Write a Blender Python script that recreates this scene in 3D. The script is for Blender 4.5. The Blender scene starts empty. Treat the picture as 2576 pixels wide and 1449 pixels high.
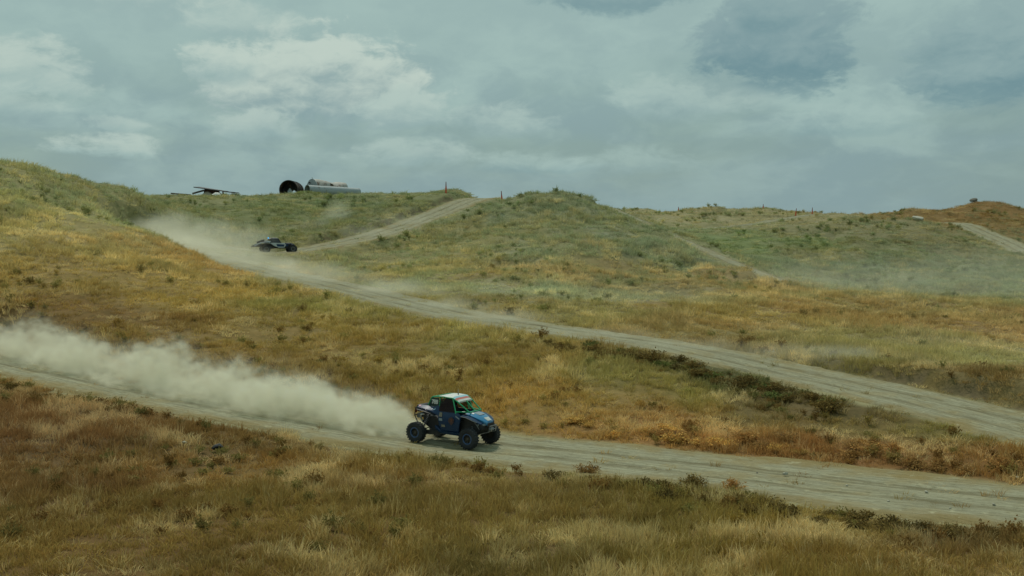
import bpy, bmesh, math, random
import numpy as np
from mathutils import Vector, Matrix

random.seed(7)
rng = np.random.default_rng(11)
R = math.radians
scene = bpy.context.scene
COL = scene.collection

# ------------------------------------------------------------------ camera
CAM_Z = 10.0
PITCH = 1.7                                   # degrees below level
F_D = 2576.0                                  # focal length in units of the 2576 px wide picture
cam_data = bpy.data.cameras.new('camera')
cam_data.sensor_width = 36.0
cam_data.lens = 36.0
cam_data.clip_start = 0.5
cam_data.clip_end = 20000.0
cam = bpy.data.objects.new('camera', cam_data)
cam.location = (0, 0, CAM_Z)
cam.rotation_euler = (R(90 - PITCH), 0, 0)
COL.objects.link(cam)
scene.camera = cam

# ------------------------------------------------------------------ light and exposure
SUN_DIR = Vector((-0.22, 0.62, 1.0)).normalized()      # towards the sun
sun_data = bpy.data.lights.new('sun', 'SUN')
sun_data.energy = 3.4
sun_data.angle = R(0.6)
sun_data.color = (1.0, 0.95, 0.84)
sun = bpy.data.objects.new('sun', sun_data)
sun.rotation_euler = SUN_DIR.to_track_quat('Z', 'Y').to_euler()
sun.location = (0, 0, 80)
COL.objects.link(sun)

scene.view_settings.view_transform = 'Standard'
scene.view_settings.look = 'None'
scene.view_settings.gamma = 1.0
scene.view_settings.exposure = -0.75
scene.cycles.volume_bounces = 3
scene.cycles.max_bounces = 8
scene.cycles.diffuse_bounces = 3
scene.cycles.transparent_max_bounces = 16
scene.cycles.volume_max_steps = 512
scene.cycles.volume_step_rate = 1.0
scene.cycles.use_denoising = True
scene.cycles.sample_clamp_indirect = 6.0


def srgb(r, g, b):
    f = lambda c: (c / 255.0 / 12.92) if c / 255.0 <= 0.04045 else ((c / 255.0 + 0.055) / 1.055) ** 2.4
    return (f(r), f(g), f(b))


class Nodes:
    """small helper to write node trees"""
    def __init__(self, tree):
        self.t = tree

    def n(self, kind, **kw):
        nd = self.t.nodes.new(kind)
        for k, v in kw.items():
            setattr(nd, k, v)
        return nd

    def put(self, sock, v):
        if isinstance(v, bpy.types.NodeSocket):
            self.t.links.new(v, sock)
        elif v is not None:
            try:
                sock.default_value = v
            except Exception:
                sock.default_value = (*v, 1.0)

    def m(self, op, a, b=None, c=None, clamp=False):
        nd = self.n('ShaderNodeMath', operation=op, use_clamp=clamp)
        self.put(nd.inputs[0], a)
        if b is not None: self.put(nd.inputs[1], b)
        if c is not None: self.put(nd.inputs[2], c)
        return nd.outputs[0]

    def mix(self, f, a, b, blend='MIX'):
        nd = self.n('ShaderNodeMix', data_type='RGBA', blend_type=blend)
        self.put(nd.inputs[0], f); self.put(nd.inputs[6], a); self.put(nd.inputs[7], b)
        return nd.outputs[2]

    def rng(self, v, a, b, c=0.0, d=1.0, smooth=True):
        nd = self.n('ShaderNodeMapRange', interpolation_type='SMOOTHSTEP' if smooth else 'LINEAR')
        self.put(nd.inputs[0], v)
        for i, x in enumerate((a, b, c, d)): self.put(nd.inputs[1 + i], x)
        return nd.outputs[0]

    def noise(self, vec, scale, detail=4.0, rough=0.55, dist=0.0):
        nd = self.n('ShaderNodeTexNoise')
        if vec is not None: self.t.links.new(vec, nd.inputs['Vector'])
        nd.inputs['Scale'].default_value = scale
        nd.inputs['Detail'].default_value = detail
        nd.inputs['Roughness'].default_value = rough
        nd.inputs['Distortion'].default_value = dist
        return nd.outputs[0]

    def xyz(self, x, y, z):
        nd = self.n('ShaderNodeCombineXYZ')
        for i, v in enumerate((x, y, z)): self.put(nd.inputs[i], v)
        return nd.outputs[0]

    def sep(self, v):
        nd = self.n('ShaderNodeSeparateXYZ'); self.t.links.new(v, nd.inputs[0])
        return nd.outputs

    def map(self, v, loc=(0, 0, 0), rot=(0, 0, 0), scale=(1, 1, 1), kind='POINT'):
        if self.t.bl_idname == 'GeometryNodeTree':
            a = self.n('ShaderNodeVectorMath', operation='MULTIPLY_ADD'); self.t.links.new(v, a.inputs[0])
            a.inputs[1].default_value = scale; a.inputs[2].default_value = loc
            return a.outputs[0]
        nd = self.n('ShaderNodeMapping', vector_type=kind); self.t.links.new(v, nd.inputs[0])
        nd.inputs[1].default_value = loc; nd.inputs[2].default_value = rot; nd.inputs[3].default_value = scale
        return nd.outputs[0]


# ------------------------------------------------------------------ world: daylight sky with broken cloud
world = bpy.data.worlds.new('World')
scene.world = world
world.use_nodes = True
wt = world.node_tree
wt.nodes.clear()
W = Nodes(wt)
tc = W.n('ShaderNodeTexCoord')
sky = W.n('ShaderNodeTexSky', sky_type='NISHITA')
sky.sun_disc = False
sky.sun_elevation = math.asin(SUN_DIR.z)
sky.sun_rotation = math.atan2(SUN_DIR.x, SUN_DIR.y)
sky.air_density = 1.0
sky.dust_density = 2.5
sky.ozone_density = 1.0
dx, dy, dz = W.sep(tc.outputs['Generated'])
az = W.m('ARCTAN2', dx, dy)
el = W.m('ARCSINE', W.m('MINIMUM', W.m('MAXIMUM', dz, -0.99), 0.99))
# stretch of the cloud pattern: sheets flatten towards the horizon
elw = W.m('POWER', W.m('MAXIMUM', W.m('ADD', el, 0.03), 0.004), 0.75)
vec = W.xyz(az, W.m('MULTIPLY', elw, 1.6), 0.0)
warp = W.noise(vec, 9.0, 3, 0.6)
vecw = W.xyz(W.m('ADD', az, W.m('MULTIPLY', W.m('SUBTRACT', warp, 0.5), 0.06)),
             W.m('ADD', W.m('MULTIPLY', elw, 1.6), W.m('MULTIPLY', W.m('SUBTRACT', warp, 0.5), 0.05)), 0.37)
fine = W.noise(vecw, 42.0, 7, 0.62)
fine_up = W.noise(W.map(vecw, (-0.004, 0.012, 0.0)), 42.0, 4, 0.6)
mid = W.noise(W.map(vecw, (3.1, 1.7, 0.2)), 13.0, 6, 0.58)
mid_up = W.noise(W.map(vecw, (3.088, 1.73, 0.2)), 13.0, 4, 0.55)
# how much a billow faces the light above it
relief = W.m('ADD', W.m('MULTIPLY', W.m('SUBTRACT', fine, fine_up), 1.0), W.m('MULTIPLY', W.m('SUBTRACT', mid, mid_up), 1.1))
veil = W.noise(W.map(vecw, (0.4, 5.3, 1.1), scale=(1.0, 1.9, 1.0)), 4.5, 4, 0.5)

CT = 10.0                                     # the background strength below is 0.1
c_hi = tuple(CT * c for c in (0.88, 1.05, 0.94))      # lit cloud
c_sheet = tuple(CT * c for c in (0.61, 0.845, 0.80))     # thin bright sheet
c_grey = tuple(CT * c for c in (0.41, 0.605, 0.63))     # grey underside
c_dark = tuple(CT * c for c in (0.265, 0.465, 0.52))     # thick dark cloud

tinted = W.mix(1.0, sky.outputs[0], (0.80, 1.02, 0.84, 1), 'MULTIPLY')
# high thin sheet over almost the whole sky
sheet = W.rng(veil, 0.30, 0.62)
sheet_c = W.mix(W.rng(mid, 0.36, 0.66), c_grey, c_sheet)
body = W.mix(W.m('MULTIPLY_ADD', sheet, 0.58, 0.34), tinted, sheet_c)
# fades to an even grey band low down
body = W.mix(W.rng(el, 0.0, 0.17, 0.80, 0.0), body, tuple(CT * c for c in (0.41, 0.58, 0.60)))
body = W.mix(W.rng(el, 0.10, 0.24, 0.0, 0.62), body, c_sheet)

def px_az(px): return math.atan((px - 1288) / F_D)
def px_el(py): return math.atan((648 - py) / F_D)

# named heaps of cloud: px, py, half width, half height (picture units), lit amount of top, dark of base, softness, opacity
HEAPS = [
    # bright cumulus row, left
    (790, 240, 330, 130, 1.00, 1.0, 0.35, 0.92),
    (1010, 290, 130, 60, 0.45, 0.65, 0.5, 0.8),
    (560, 190, 110, 60, 0.85, 0.35, 0.5, 0.85),
    (660, 335, 140, 45, 0.6, 0.55, 0.5, 0.7),
    (80, 235, 170, 75, 0.85, 0.25, 0.45, 0.8),
    (40, 305, 130, 42, 0.55, 0.35, 0.6, 0.6),
    (270, 395, 150, 36, 0.75, 0.20, 0.5, 0.8),
    (290, 340, 90, 22, 0.6, 0.25, 0.6, 0.6),
    (300, 30, 330, 70, 0.9, 0.45, 0.6, 0.75),
    (600, 85, 170, 55, 0.7, 0.5, 0.7, 0.6),
    (1040, 395, 180, 45, 0.45, 0.5, 0.6, 0.6),
    (1270, 310, 150, 55, 0.4, 0.75, 0.6, 0.7),
    # dark heaps, right and top
    (1955, 150, 240, 135, -0.9, 1.05, 0.35, 1.0),
    (1935, 62, 95, 70, -0.8, 0.9, 0.4, 0.9),
    (1550, 0, 260, 70, -0.8, 0.9, 0.5, 0.9),
    (2500, 205, 230, 145, -0.7, 1.0, 0.5, 0.95),
    (1700, 270, 240, 60, 0.35, 0.5, 0.6, 0.6),
    (2100, 330, 220, 45, 0.1, 0.65, 0.7, 0.6),
    (1580, 415, 240, 40, 0.1, 0.6, 0.7, 0.5),
    (1330, 415, 200, 38, 0.15, 0.7, 0.7, 0.6),
    (2190, 115, 60, 14, 0.0, 0.6, 0.7, 0.5),
]
edge = W.m('ADD', W.m('MULTIPLY', W.m('SUBTRACT', fine, 0.5), 1.9), W.m('MULTIPLY', W.m('SUBTRACT', mid, 0.5), 1.9))
azs = W.m('ADD', az, W.m('MULTIPLY', W.m('SUBTRACT', warp, 0.5), 0.05))
for (px, py, hw, hh, lit, dark, soft, opac) in HEAPS:
    u = W.m('DIVIDE', W.m('SUBTRACT', azs, px_az(px)), hw / F_D)
    v = W.m('DIVIDE', W.m('SUBTRACT', el, px_el(py)), hh / F_D)
    vneg = W.m('MINIMUM', v, 0.0); vpos = W.m('MAXIMUM', v, 0.0)
    v2 = W.m('ADD', W.m('MULTIPLY', vpos, 0.8), W.m('MULTIPLY', vneg, 1.25))
    r2 = W.m('ADD', W.m('MULTIPLY', u, u), W.m('MULTIPLY', v2, v2))
    field = W.m('ADD', W.m('SUBTRACT', 1.0, r2), edge)
    mask = W.m('MULTIPLY', W.m('MULTIPLY', W.rng(field, 0.0, soft * 1.0 + 0.30), opac), W.rng(v, -1.2, -0.2, 0.35, 1.0))
    # light comes from above and behind: tops lit, bases grey
    hgt = W.m('ADD', W.m('ADD', v2, relief), W.m('MULTIPLY', W.m('SUBTRACT', mid, 0.5), 0.9))
    top = c_hi if lit > 0 else c_grey
    tcx = W.mix(abs(lit), c_sheet if lit > 0 else c_sheet, top)
    bcx = W.mix(min(dark, 1.0), c_sheet, c_dark if (dark > 0.6 and lit < 0.3) else c_grey)
    ccol = W.mix(W.rng(hgt, -0.80, 0.70), bcx, tcx)
    body = W.mix(mask, body, ccol)

bg = W.n('ShaderNodeBackground')
wt.links.new(body, bg.inputs[0])
bg.inputs[1].default_value = 0.1
wo = W.n('ShaderNodeOutputWorld')
wt.links.new(bg.outputs[0], wo.inputs[0])
try:
    world.cycles.sampling_method = 'MANUAL'
    world.cycles.sample_map_resolution = 512
except Exception:
    pass

# ------------------------------------------------------------------ small numpy noise
def hash2(ix, iy, seed):
    h = (ix.astype(np.int64) * 374761393 + iy.astype(np.int64) * 668265263 + seed * 1442695041) & 0xFFFFFFFF
    h = ((h ^ (h >> 13)) * 1274126177) & 0xFFFFFFFF
    h = h ^ (h >> 16)
    return (h & 0xFFFFFF) / float(0xFFFFFF)

def vnoise(x, y, seed=0):
    ix = np.floor(x); iy = np.floor(y)
    fx = x - ix; fy = y - iy
    fx = fx * fx * fx * (fx * (fx * 6 - 15) + 10); fy = fy * fy * fy * (fy * (fy * 6 - 15) + 10)
    a = hash2(ix, iy, seed); b = hash2(ix + 1, iy, seed); c = hash2(ix, iy + 1, seed); d = hash2(ix + 1, iy + 1, seed)
    return (a * (1 - fx) + b * fx) * (1 - fy) + (c * (1 - fx) + d * fx) * fy

def fbm(x, y, octv=4, seed=0, gain=0.5):
    x = np.asarray(x, float); y = np.asarray(y, float)
    s = np.zeros_like(x); a = 1.0; t = 0.0
    for k in range(octv):
        ca, sa = math.cos(0.6 * k), math.sin(0.6 * k)
        s += a * vnoise((x * ca - y * sa) * 2 ** k + 17.3 * k, (x * sa + y * ca) * 2 ** k - 9.1 * k, seed + k)
        t += a; a *= gain
    return s / t

def sstep(a, b, x):
    t = np.clip((np.asarray(x, float) - a) / (b - a), 0, 1)
    return t * t * (3 - 2 * t)

# ------------------------------------------------------------------ picture -> place
_c, _s = math.cos(R(PITCH)), math.sin(R(PITCH))
def P(px, py, Y):
    a = (px - 1288.0) / F_D; b = (724.5 - py) / F_D
    k = Y / (_c + _s * b)
    return (a * k, Y, CAM_Z + (b * _c - _s) * k)
def Wp(px, Y, z):
    """a place along the picture column px, at distance Y and height z over the eye"""
    return ((px - 1288.0) / F_D * Y, Y, CAM_Z + z)

# ------------------------------------------------------------------ tracks (centre lines)
TRK1 = [Wp(-900, 82, -4.6), P(-380, 855, 70), P(0, 905, 59), P(400, 985, 51.6), P(760, 1050, 46.5), P(1140, 1112, 42), P(1420, 1142, 39.3),
        P(1700, 1172, 36.8), P(2100, 1219, 33.8), P(2560, 1268, 31), Wp(3300, 27.0, -7.5), Wp(4400, 23.0, -7.5)]
TRK2 = [Wp(3100, 33, -7.0), P(2620, 1082, 41), P(2300, 1005, 47), P(2000, 938, 54), P(1700, 873, 60), P(1400, 830, 66), P(1150, 790, 73),
        P(980, 752, 80), P(850, 720, 87), P(700, 688, 95), P(560, 655, 104), P(450, 627, 111), P(395, 606, 117), P(430, 607, 121),
        P(560, 622, 117), P(700, 636, 117), P(800, 622, 121), P(900, 602, 128), P(1000, 574, 138), P(1100, 537, 150),
        P(1190, 501, 164), Wp(1235, 178, 10.0), Wp(1270, 200, 9.6)]
TRK3 = [P(1690, 578, 183), P(1800, 573, 188), P(1900, 562, 194), P(1970, 550, 201), P(2040, 540, 209), Wp(2090, 222, 9.2), Wp(2150, 240, 8.5)]
TRK4 = [Wp(2330, 215, 7.4), P(2415, 563, 203), P(2470, 584, 193), P(2540, 614, 181), P(2620, 650, 168), Wp(2850, 150, -3.0), Wp(3300, 135, -5)]
TRK5 = [P(1548, 527, 148), P(1600, 550, 145), P(1700, 596, 137), P(1800, 640, 128), P(1900, 682, 119), P(1985, 712, 111)]

def spline(pts, step):
    p = np.array(pts, float)
    q = np.vstack([2 * p[0] - p[1], p, 2 * p[-1] - p[-2]])
    out = []
    for i in range(1, len(q) - 2):
        n = max(2, int(np.linalg.norm(q[i + 1] - q[i]) / step))
        t = np.linspace(0, 1, n, endpoint=False)[:, None]
        p0, p1, p2, p3 = q[i - 1], q[i], q[i + 1], q[i + 2]
        out.append(0.5 * ((2 * p1) + (-p0 + p2) * t + (2 * p0 - 5 * p1 + 4 * p2 - p3) * t ** 2 + (-p0 + 3 * p1 - 3 * p2 + p3) * t ** 3))
    out.append(q[-2][None])
    return np.vstack(out)

TRACKS = []
for pts, hw, drop in ((TRK1, 3.5, 0.0), (TRK2, 3.0, 0.0), (TRK3, 1.7, 0.0), (TRK4, 2.6, 0.0), (TRK5, 1.1, 0.0)):
    TRACKS.append(dict(line=spline(pts, 0.8), hw=hw))

def near_track(k, x, y):
    """distance to the centre line of track k, height of it there, side (+ right of travel)"""
    L = TRACKS[k]['line']
    x = np.asarray(x, float).ravel(); y = np.asarray(y, float).ravel()
    d = np.full(x.shape, 1e3); z = np.zeros_like(x); side = np.zeros_like(x); along = np.zeros_like(x)
    lo = L[:, :2].min(0) - 15; hi = L[:, :2].max(0) + 15
    idx = np.nonzero((x > lo[0]) & (x < hi[0]) & (y > lo[1]) & (y < hi[1]))[0]
    tang = np.gradient(L, axis=0)
    for s in range(0, len(idx), 20000):
        ii = idx[s:s + 20000]
        dd = (x[ii, None] - L[None, :, 0]) ** 2 + (y[ii, None] - L[None, :, 1]) ** 2
        j = dd.argmin(1)
        t = tang[j, :2]; t = t / np.linalg.norm(t, axis=1)[:, None]
        rx = x[ii] - L[j, 0]; ry = y[ii] - L[j, 1]
        al = rx * t[:, 0] + ry * t[:, 1]
        pr = rx * t[:, 1] - ry * t[:, 0]
        end = ((j == 0) | (j == len(L) - 1))
        d[ii] = np.where(end, np.sqrt(dd[np.arange(len(ii)), j]), np.abs(pr))
        sl = tang[j, 2] / np.linalg.norm(tang[j, :2], axis=1)
        z[ii] = L[j, 2] + sl * np.clip(al, -1, 1)
        side[ii] = np.sign(pr); along[ii] = j
    return d, z, side, along

# ------------------------------------------------------------------ ground shape
CP = []
def cp(*a): CP.extend(a)
for t in (TRK1, TRK2, TRK3, TRK4): cp(*t)
# near slope below the first track
cp(*[P(*q) for q in ((0, 1449, 22), (640, 1449, 22), (1288, 1449, 22.5), (1900, 1449, 23), (2576, 1449, 22),
    (0, 1100, 38.5), (0, 1250, 30), (0, 985, 49), (600, 1150, 37.5), (600, 1300, 28), (300, 1040, 43.5), (1288, 1250, 31), (1288, 1350, 26), (1900, 1330, 27),
    (2400, 1385, 24.5), (1000, 1160, 36.5))])
cp((-15, 8, CAM_Z - 6.3), (0, 5, CAM_Z - 6.5), (15, 8, CAM_Z - 6.6), (-30, -20, CAM_Z - 6), (30, -20, CAM_Z - 6.5), (-60, 20, CAM_Z - 5.2), (60, 5, CAM_Z - 7))
# slope between the tracks
cp(*[P(*q) for q in ((0, 800, 65), (300, 850, 60), (700, 940, 54), (1100, 1040, 47), (1700, 1090, 42.5), (2200, 1150, 37.3), (2576, 1195, 34.3),
    (0, 700, 75), (0, 600, 86), (0, 500, 98), (0, 438, 108), (200, 462, 118), (340, 484, 130), (300, 700, 79), (300, 600, 93), (200, 540, 102), (372, 574, 106),
    (500, 640, 98), (640, 702, 88), (800, 755, 80), (950, 797, 72), (600, 760, 76), (600, 850, 63.5), (1000, 850, 65), (1000, 950, 54.5),
    (1300, 900, 57), (1300, 1000, 49), (1600, 930, 53.5), (1600, 1020, 47), (2000, 1010, 47), (2000, 1080, 42.5), (2400, 1105, 40))])
# hollow of the bend, plateau, its face
cp(*[P(*q) for q in ((700, 662, 106), (850, 680, 105), (1000, 650, 118), (500, 560, 136), (700, 590, 129), (900, 560, 141), (700, 530, 155), (500, 515, 152), (950, 512, 164),
    (450, 495, 160), (600, 496, 170), (750, 497, 172), (900, 495.5, 172), (1050, 491, 170), (1120, 497, 168))])
# middle hill
cp(*[P(*q) for q in ((1250, 690, 98), (1288, 655, 108), (1288, 600, 122), (1288, 540, 136), (1330, 490, 149), (1420, 491, 149), (1490, 502, 147), (1560, 532, 143),
    (1650, 568, 139), (1750, 612, 131), (1900, 674, 118), (2050, 717, 106), (1110, 592, 133), (1230, 520, 150), (1100, 700, 97), (1100, 735, 87), (1500, 560, 134), (1500, 620, 118),
    (1500, 680, 104), (1500, 740, 88), (1500, 797, 74), (1700, 655, 114), (1700, 705, 100), (1700, 760, 84), (1700, 825, 70), (1900, 725, 98), (1900, 780, 82), (1900, 850, 67))])
# right hand hills
cp(*[P(*q) for q in ((1600, 528, 214), (1700, 526, 224), (1950, 525, 228), (2100, 531, 225), (2280, 531, 226), (1700, 556, 205), (1800, 588, 178), (1850, 610, 165), (1900, 640, 150),
    (1950, 680, 135), (2100, 722, 120), (2300, 746, 110), (2576, 757, 105), (2150, 546, 196), (2300, 549, 196), (2150, 600, 167), (2150, 660, 143), (2400, 620, 162), (2400, 680, 139), (2576, 705, 130),
    (2450, 507, 246), (2576, 526, 240), (2450, 538, 226), (2520, 566, 206), (2576, 594, 192), (2700, 560, 230),
    (2200, 790, 88), (2400, 800, 85), (2576, 830, 78), (2200, 870, 68), (2400, 900, 62), (2576, 950, 54.5), (2700, 900, 62))])
# behind the ridges
cp(*[Wp(*q) for q in ((0, 130, 8.6), (0, 160, 7.6), (200, 150, 8.6), (330, 165, 9.4), (600, 200, 10.1), (900, 200, 10.3), (750, 260, 9.5), (500, 240, 9), (1100, 200, 9.6),
    (1330, 168, 7.2), (1480, 168, 4.2), (1560, 168, 4.0), (1640, 160, 2.6), (1750, 150, 0.9), (1600, 250, 9), (1950, 262, 9), (2280, 262, 8.5), (2450, 280, 11), (2700, 280, 9),
    (-700, 90, 5.5), (-700, 60, -1.5), (-700, 130, 9), (3300, 60, -6), (3300, 100, -5), (3300, 200, 5))])
cp(*[(X, 400, CAM_Z + 4) for X in (-300, -100, 100, 300)])
cp((-320, 100, CAM_Z + 4), (320, 60, CAM_Z - 4), (-320, -40, CAM_Z - 5), (320, -40, CAM_Z - 6), (-320, 250, CAM_Z + 6), (320, 250, CAM_Z + 5))
CP = np.array(CP, float)

SC = 60.0
def _phi(r2):
    return 0.5 * r2 * np.log(r2 + 1e-9)
def _tps_fit(pts, z, lam):
    n = len(pts)
    d2 = ((pts[:, None, :] - pts[None, :, :]) ** 2).sum(2)
    A = np.zeros((n + 3, n + 3))
    A[:n, :n] = _phi(d2) + lam * np.eye(n)
    A[:n, n] = 1; A[:n, n + 1:] = pts
    A[n, :n] = 1; A[n + 1:, :n] = pts.T
    return np.linalg.solve(A, np.concatenate([z, np.zeros(3)]))
_cpx = CP[:, :2] / SC
_w = _tps_fit(_cpx, CP[:, 2], 0.004)

def base_height(x, y):
    x = np.asarray(x, float).ravel() / SC; y = np.asarray(y, float).ravel() / SC
    out = np.empty_like(x)
    for s in range(0, len(x), 40000):
        xs = x[s:s + 40000]; ys = y[s:s + 40000]
        d2 = (xs[:, None] - _cpx[None, :, 0]) ** 2 + (ys[:, None] - _cpx[None, :, 1]) ** 2
        out[s:s + 40000] = _phi(d2) @ _w[:len(_cpx)] + _w[-3] + _w[-2] * xs + _w[-1] * ys
    return out

def ground(x, y, with_track=True):
    """height of the ground and the weight of bare track at (x, y)"""
    shp = np.shape(x)
    x = np.asarray(x, float).ravel(); y = np.asarray(y, float).ravel()
    z = base_height(x, y)
    rough = (0.55 + 0.75 * sstep(60, 100, y)) * (fbm(x / 9.0, y / 9.0, 3, 3) - 0.5) + 0.34 * (fbm(x / 2.3, y / 2.3, 3, 9) - 0.5)
    rough *= np.clip(0.55 + y / 160.0, 0.55, 1.3)
    gully = (np.clip(fbm(x / 14.0, y / 20.0, 3, 41) - 0.5, -1, 0.0) * 2.6 - 1.5 * np.exp(-((fbm(x / 11.0, y / 22.0, 2, 43) - 0.5) / 0.035) ** 2) * 0.55) * sstep(70, 120, y) * sstep(-20, 5, x)
    w = np.zeros_like(x)
    zz = z + rough + gully
    for k, T in enumerate(TRACKS):
        d, tz, side, al = near_track(k, x, y)
        hw = T['hw']
        wob = (fbm(x / 3.1, y / 3.1, 3, 60 + k) - 0.5) * 1.3 * min(1, hw / 2.5)
        f = 1 - sstep(hw * 0.80, hw + 2.6, d + wob)
        bank = np.zeros_like(x)
        if k == 1:      # cut bank along the far side of the second track
            up = sstep(hw + 0.2, hw + 1.2, d) * (1 - sstep(hw + 3, hw + 9, d))
            lower = (y < 62) & (side > 0)
            bank = up * np.where(lower, 0.85 * sstep(62, 50, y) * (0.55 + 0.9 * fbm(x / 3.0, y / 3.0, 3, 67)), 0.0)
            bank += up * np.where((side < 0) & (y > 118) & (x > -25), 0.7, 0.0)
        zz = zz * (1 - f) + (tz - 0.07) * f + bank
        w = np.maximum(w, 1 - sstep(hw * 0.86, hw * 1.12, d + wob))
    return zz.reshape(shp), w.reshape(shp)

def bank_mask(x, y):
    """bare cut earth of the banks beside the second track"""
    x = np.asarray(x, float).ravel(); y = np.asarray(y, float).ravel()
    d, tz, side, al = near_track(1, x, y); hw = TRACKS[1]['hw']
    d = d + (fbm(x / 1.7, y / 1.7, 3, 66) - 0.5) * 1.1
    m = sstep(hw - 0.1, hw + 0.35, d) * (1 - sstep(hw + 0.75, hw + 1.3, d))
    return m * np.where((y < 56) & (side > 0), sstep(57, 50, y) * sstep(0.38, 0.5, fbm(x / 2.5, y / 2.5, 3, 68)), np.where((side < 0) & (y > 118) & (x > -25) & (y < 165), 0.75 * sstep(0.42, 0.55, fbm(x / 2.5, y / 2.5, 3, 69)), 0.0))

def gz(x, y):
    z, _ = ground(np.array([x], float), np.array([y], float))
    return float(z[0])

# ------------------------------------------------------------------ colours of the vegetation, place by place
PAL = [  # px, py, Y, colour as in the picture
    (300, 1420, 23, (92, 72, 36)), (900, 1420, 23, (92, 73, 36)), (1300, 1420, 23, (86, 72, 38)), (1900, 1420, 24, (98, 82, 38)), (2450, 1420, 23, (102, 84, 42)),
    (150, 1060, 41, (82, 64, 36)), (600, 1100, 40, (86, 70, 36)), (700, 1200, 34, (94, 76, 36)), (1250, 1200, 33.5, (102, 84, 46)), (1700, 1260, 31, (92, 78, 38)), (2300, 1340, 27, (88, 70, 38)),
    (100, 1250, 29, (88, 68, 36)), (2000, 1300, 28.5, (104, 88, 40)),
    (1300, 1035, 47, (126, 102, 52)), (1700, 1072, 43.5, (122, 93, 50)), (2100, 1120, 39, (108, 80, 42)), (2450, 1170, 35.5, (104, 78, 40)), (1000, 1000, 50, (106, 88, 42)),
    (1700, 1000, 48, (108, 98, 50)), (1500, 950, 52, (104, 96, 52)), (1850, 940, 51.5, (74, 74, 42)), (2050, 1000, 47.5, (84, 74, 42)), (2300, 1070, 42, (92, 84, 42)),
    (600, 890, 58, (108, 90, 46)), (350, 800, 66, (98, 78, 38)), (50, 760, 68, (100, 78, 38)), (0, 690, 76, (120, 102, 56)), (300, 690, 80, (124, 106, 58)), (300, 620, 90, (130, 116, 70)),
    (100, 560, 92, (128, 118, 72)), (100, 480, 103, (116, 114, 72)), (620, 740, 80, (128, 108, 54)), (620, 820, 67, (112, 96, 50)), (900, 860, 64, (108, 90, 44)), (1200, 920, 56, (104, 88, 44)),
    (860, 790, 75, (110, 102, 54)), (500, 660, 94, (128, 106, 56)), (1150, 850, 65, (112, 104, 56)), (220, 520, 108, (118, 116, 74)),
    (700, 545, 150, (98, 103, 62)), (480, 515, 150, (110, 110, 70)), (900, 520, 160, (100, 105, 66)), (850, 570, 140, (104, 104, 64)), (560, 570, 133, (106, 106, 66)),
    (800, 660, 108, (116, 112, 72)), (1000, 680, 105, (118, 110, 66)),
    (1300, 530, 138, (110, 112, 76)), (1450, 520, 142, (108, 112, 76)), (1550, 600, 122, (110, 113, 80)), (1150, 610, 128, (114, 110, 66)), (1280, 625, 115, (112, 112, 74)),
    (1300, 675, 103, (122, 108, 66)), (1500, 668, 106, (120, 108, 66)), (1750, 680, 106, (120, 104, 62)), (1400, 730, 91, (114, 116, 82)), (1150, 720, 92, (112, 112, 74)), (1600, 740, 88, (110, 108, 76)),
    (1500, 790, 76, (112, 104, 60)), (1800, 790, 79, (118, 102, 56)), (2100, 800, 84, (120, 98, 56)), (2400, 830, 80, (120, 100, 60)), (2200, 870, 68, (112, 104, 62)), (2500, 910, 60, (124, 118, 76)), (1950, 840, 69, (110, 100, 58)),
    (1700, 550, 208, (128, 122, 84)), (1900, 545, 210, (124, 118, 80)), (1820, 600, 170, (98, 108, 64)), (1900, 630, 153, (98, 108, 64)), (1960, 690, 132, (110, 112, 74)),
    (2150, 590, 172, (104, 102, 68)), (2350, 600, 170, (106, 102, 66)), (2250, 660, 145, (92, 100, 66)), (2500, 690, 133, (100, 106, 70)), (2100, 640, 150, (112, 110, 72)), (2300, 740, 111, (112, 108, 70)),
    (2450, 525, 236, (110, 88, 48)), (2560, 550, 215, (104, 86, 46)), (2300, 540, 215, (112, 92, 52)), (1990, 760, 92, (116, 102, 58)),
]
PAL_XY = np.array([P(a, b, c)[:2] for a, b, c, _ in PAL])
PAL_C = np.array([srgb(*c) for *_, c in PAL])
ALB = 1.35                                     # picture colour -> surface colour under this light
GK = 2.22                                      # blades shade each other: a leaf is paler than the field of leaves

def veg_colour(x, y):
    x = np.asarray(x, float).ravel(); y = np.asarray(y, float).ravel()
    # ragged borders between the patches
    jx = (fbm(x / 6, y / 6, 3, 21) - 0.5) * 0.16 * np.maximum(y, 20); jy = (fbm(x / 6, y / 6, 3, 31) - 0.5) * 0.16 * np.maximum(y, 20)
    xs = x + jx; ys = y + jy
    out = np.empty((len(x), 3))
    for s in range(0, len(x), 40000):
        a = xs[s:s + 40000, None]; b = ys[s:s + 40000, None]
        sc = np.maximum(b, 15.0)
        d2 = (((a - PAL_XY[None, :, 0]) / sc) ** 2 + ((b - PAL_XY[None, :, 1]) / sc) ** 2)
        wt_ = 1.0 / (d2 + 2e-4) ** 1.7
        out[s:s + 40000] = (wt_ @ PAL_C) / wt_.sum(1)[:, None]
    return out * ALB

# ------------------------------------------------------------------ helpers for meshes
def link(o, parent=None):
    COL.objects.link(o)
    if parent is not None: o.parent = parent
    return o

def mesh_from(name, verts, faces, mat=None, smooth=False):
    me = bpy.data.meshes.new(name)
    me.from_pydata([tuple(v) for v in verts], [], [tuple(f) for f in faces])
    if mat is not None: me.materials.append(mat)
    if smooth: me.polygons.foreach_set('use_smooth', [True] * len(me.polygons))
    me.update()
    return me

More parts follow.
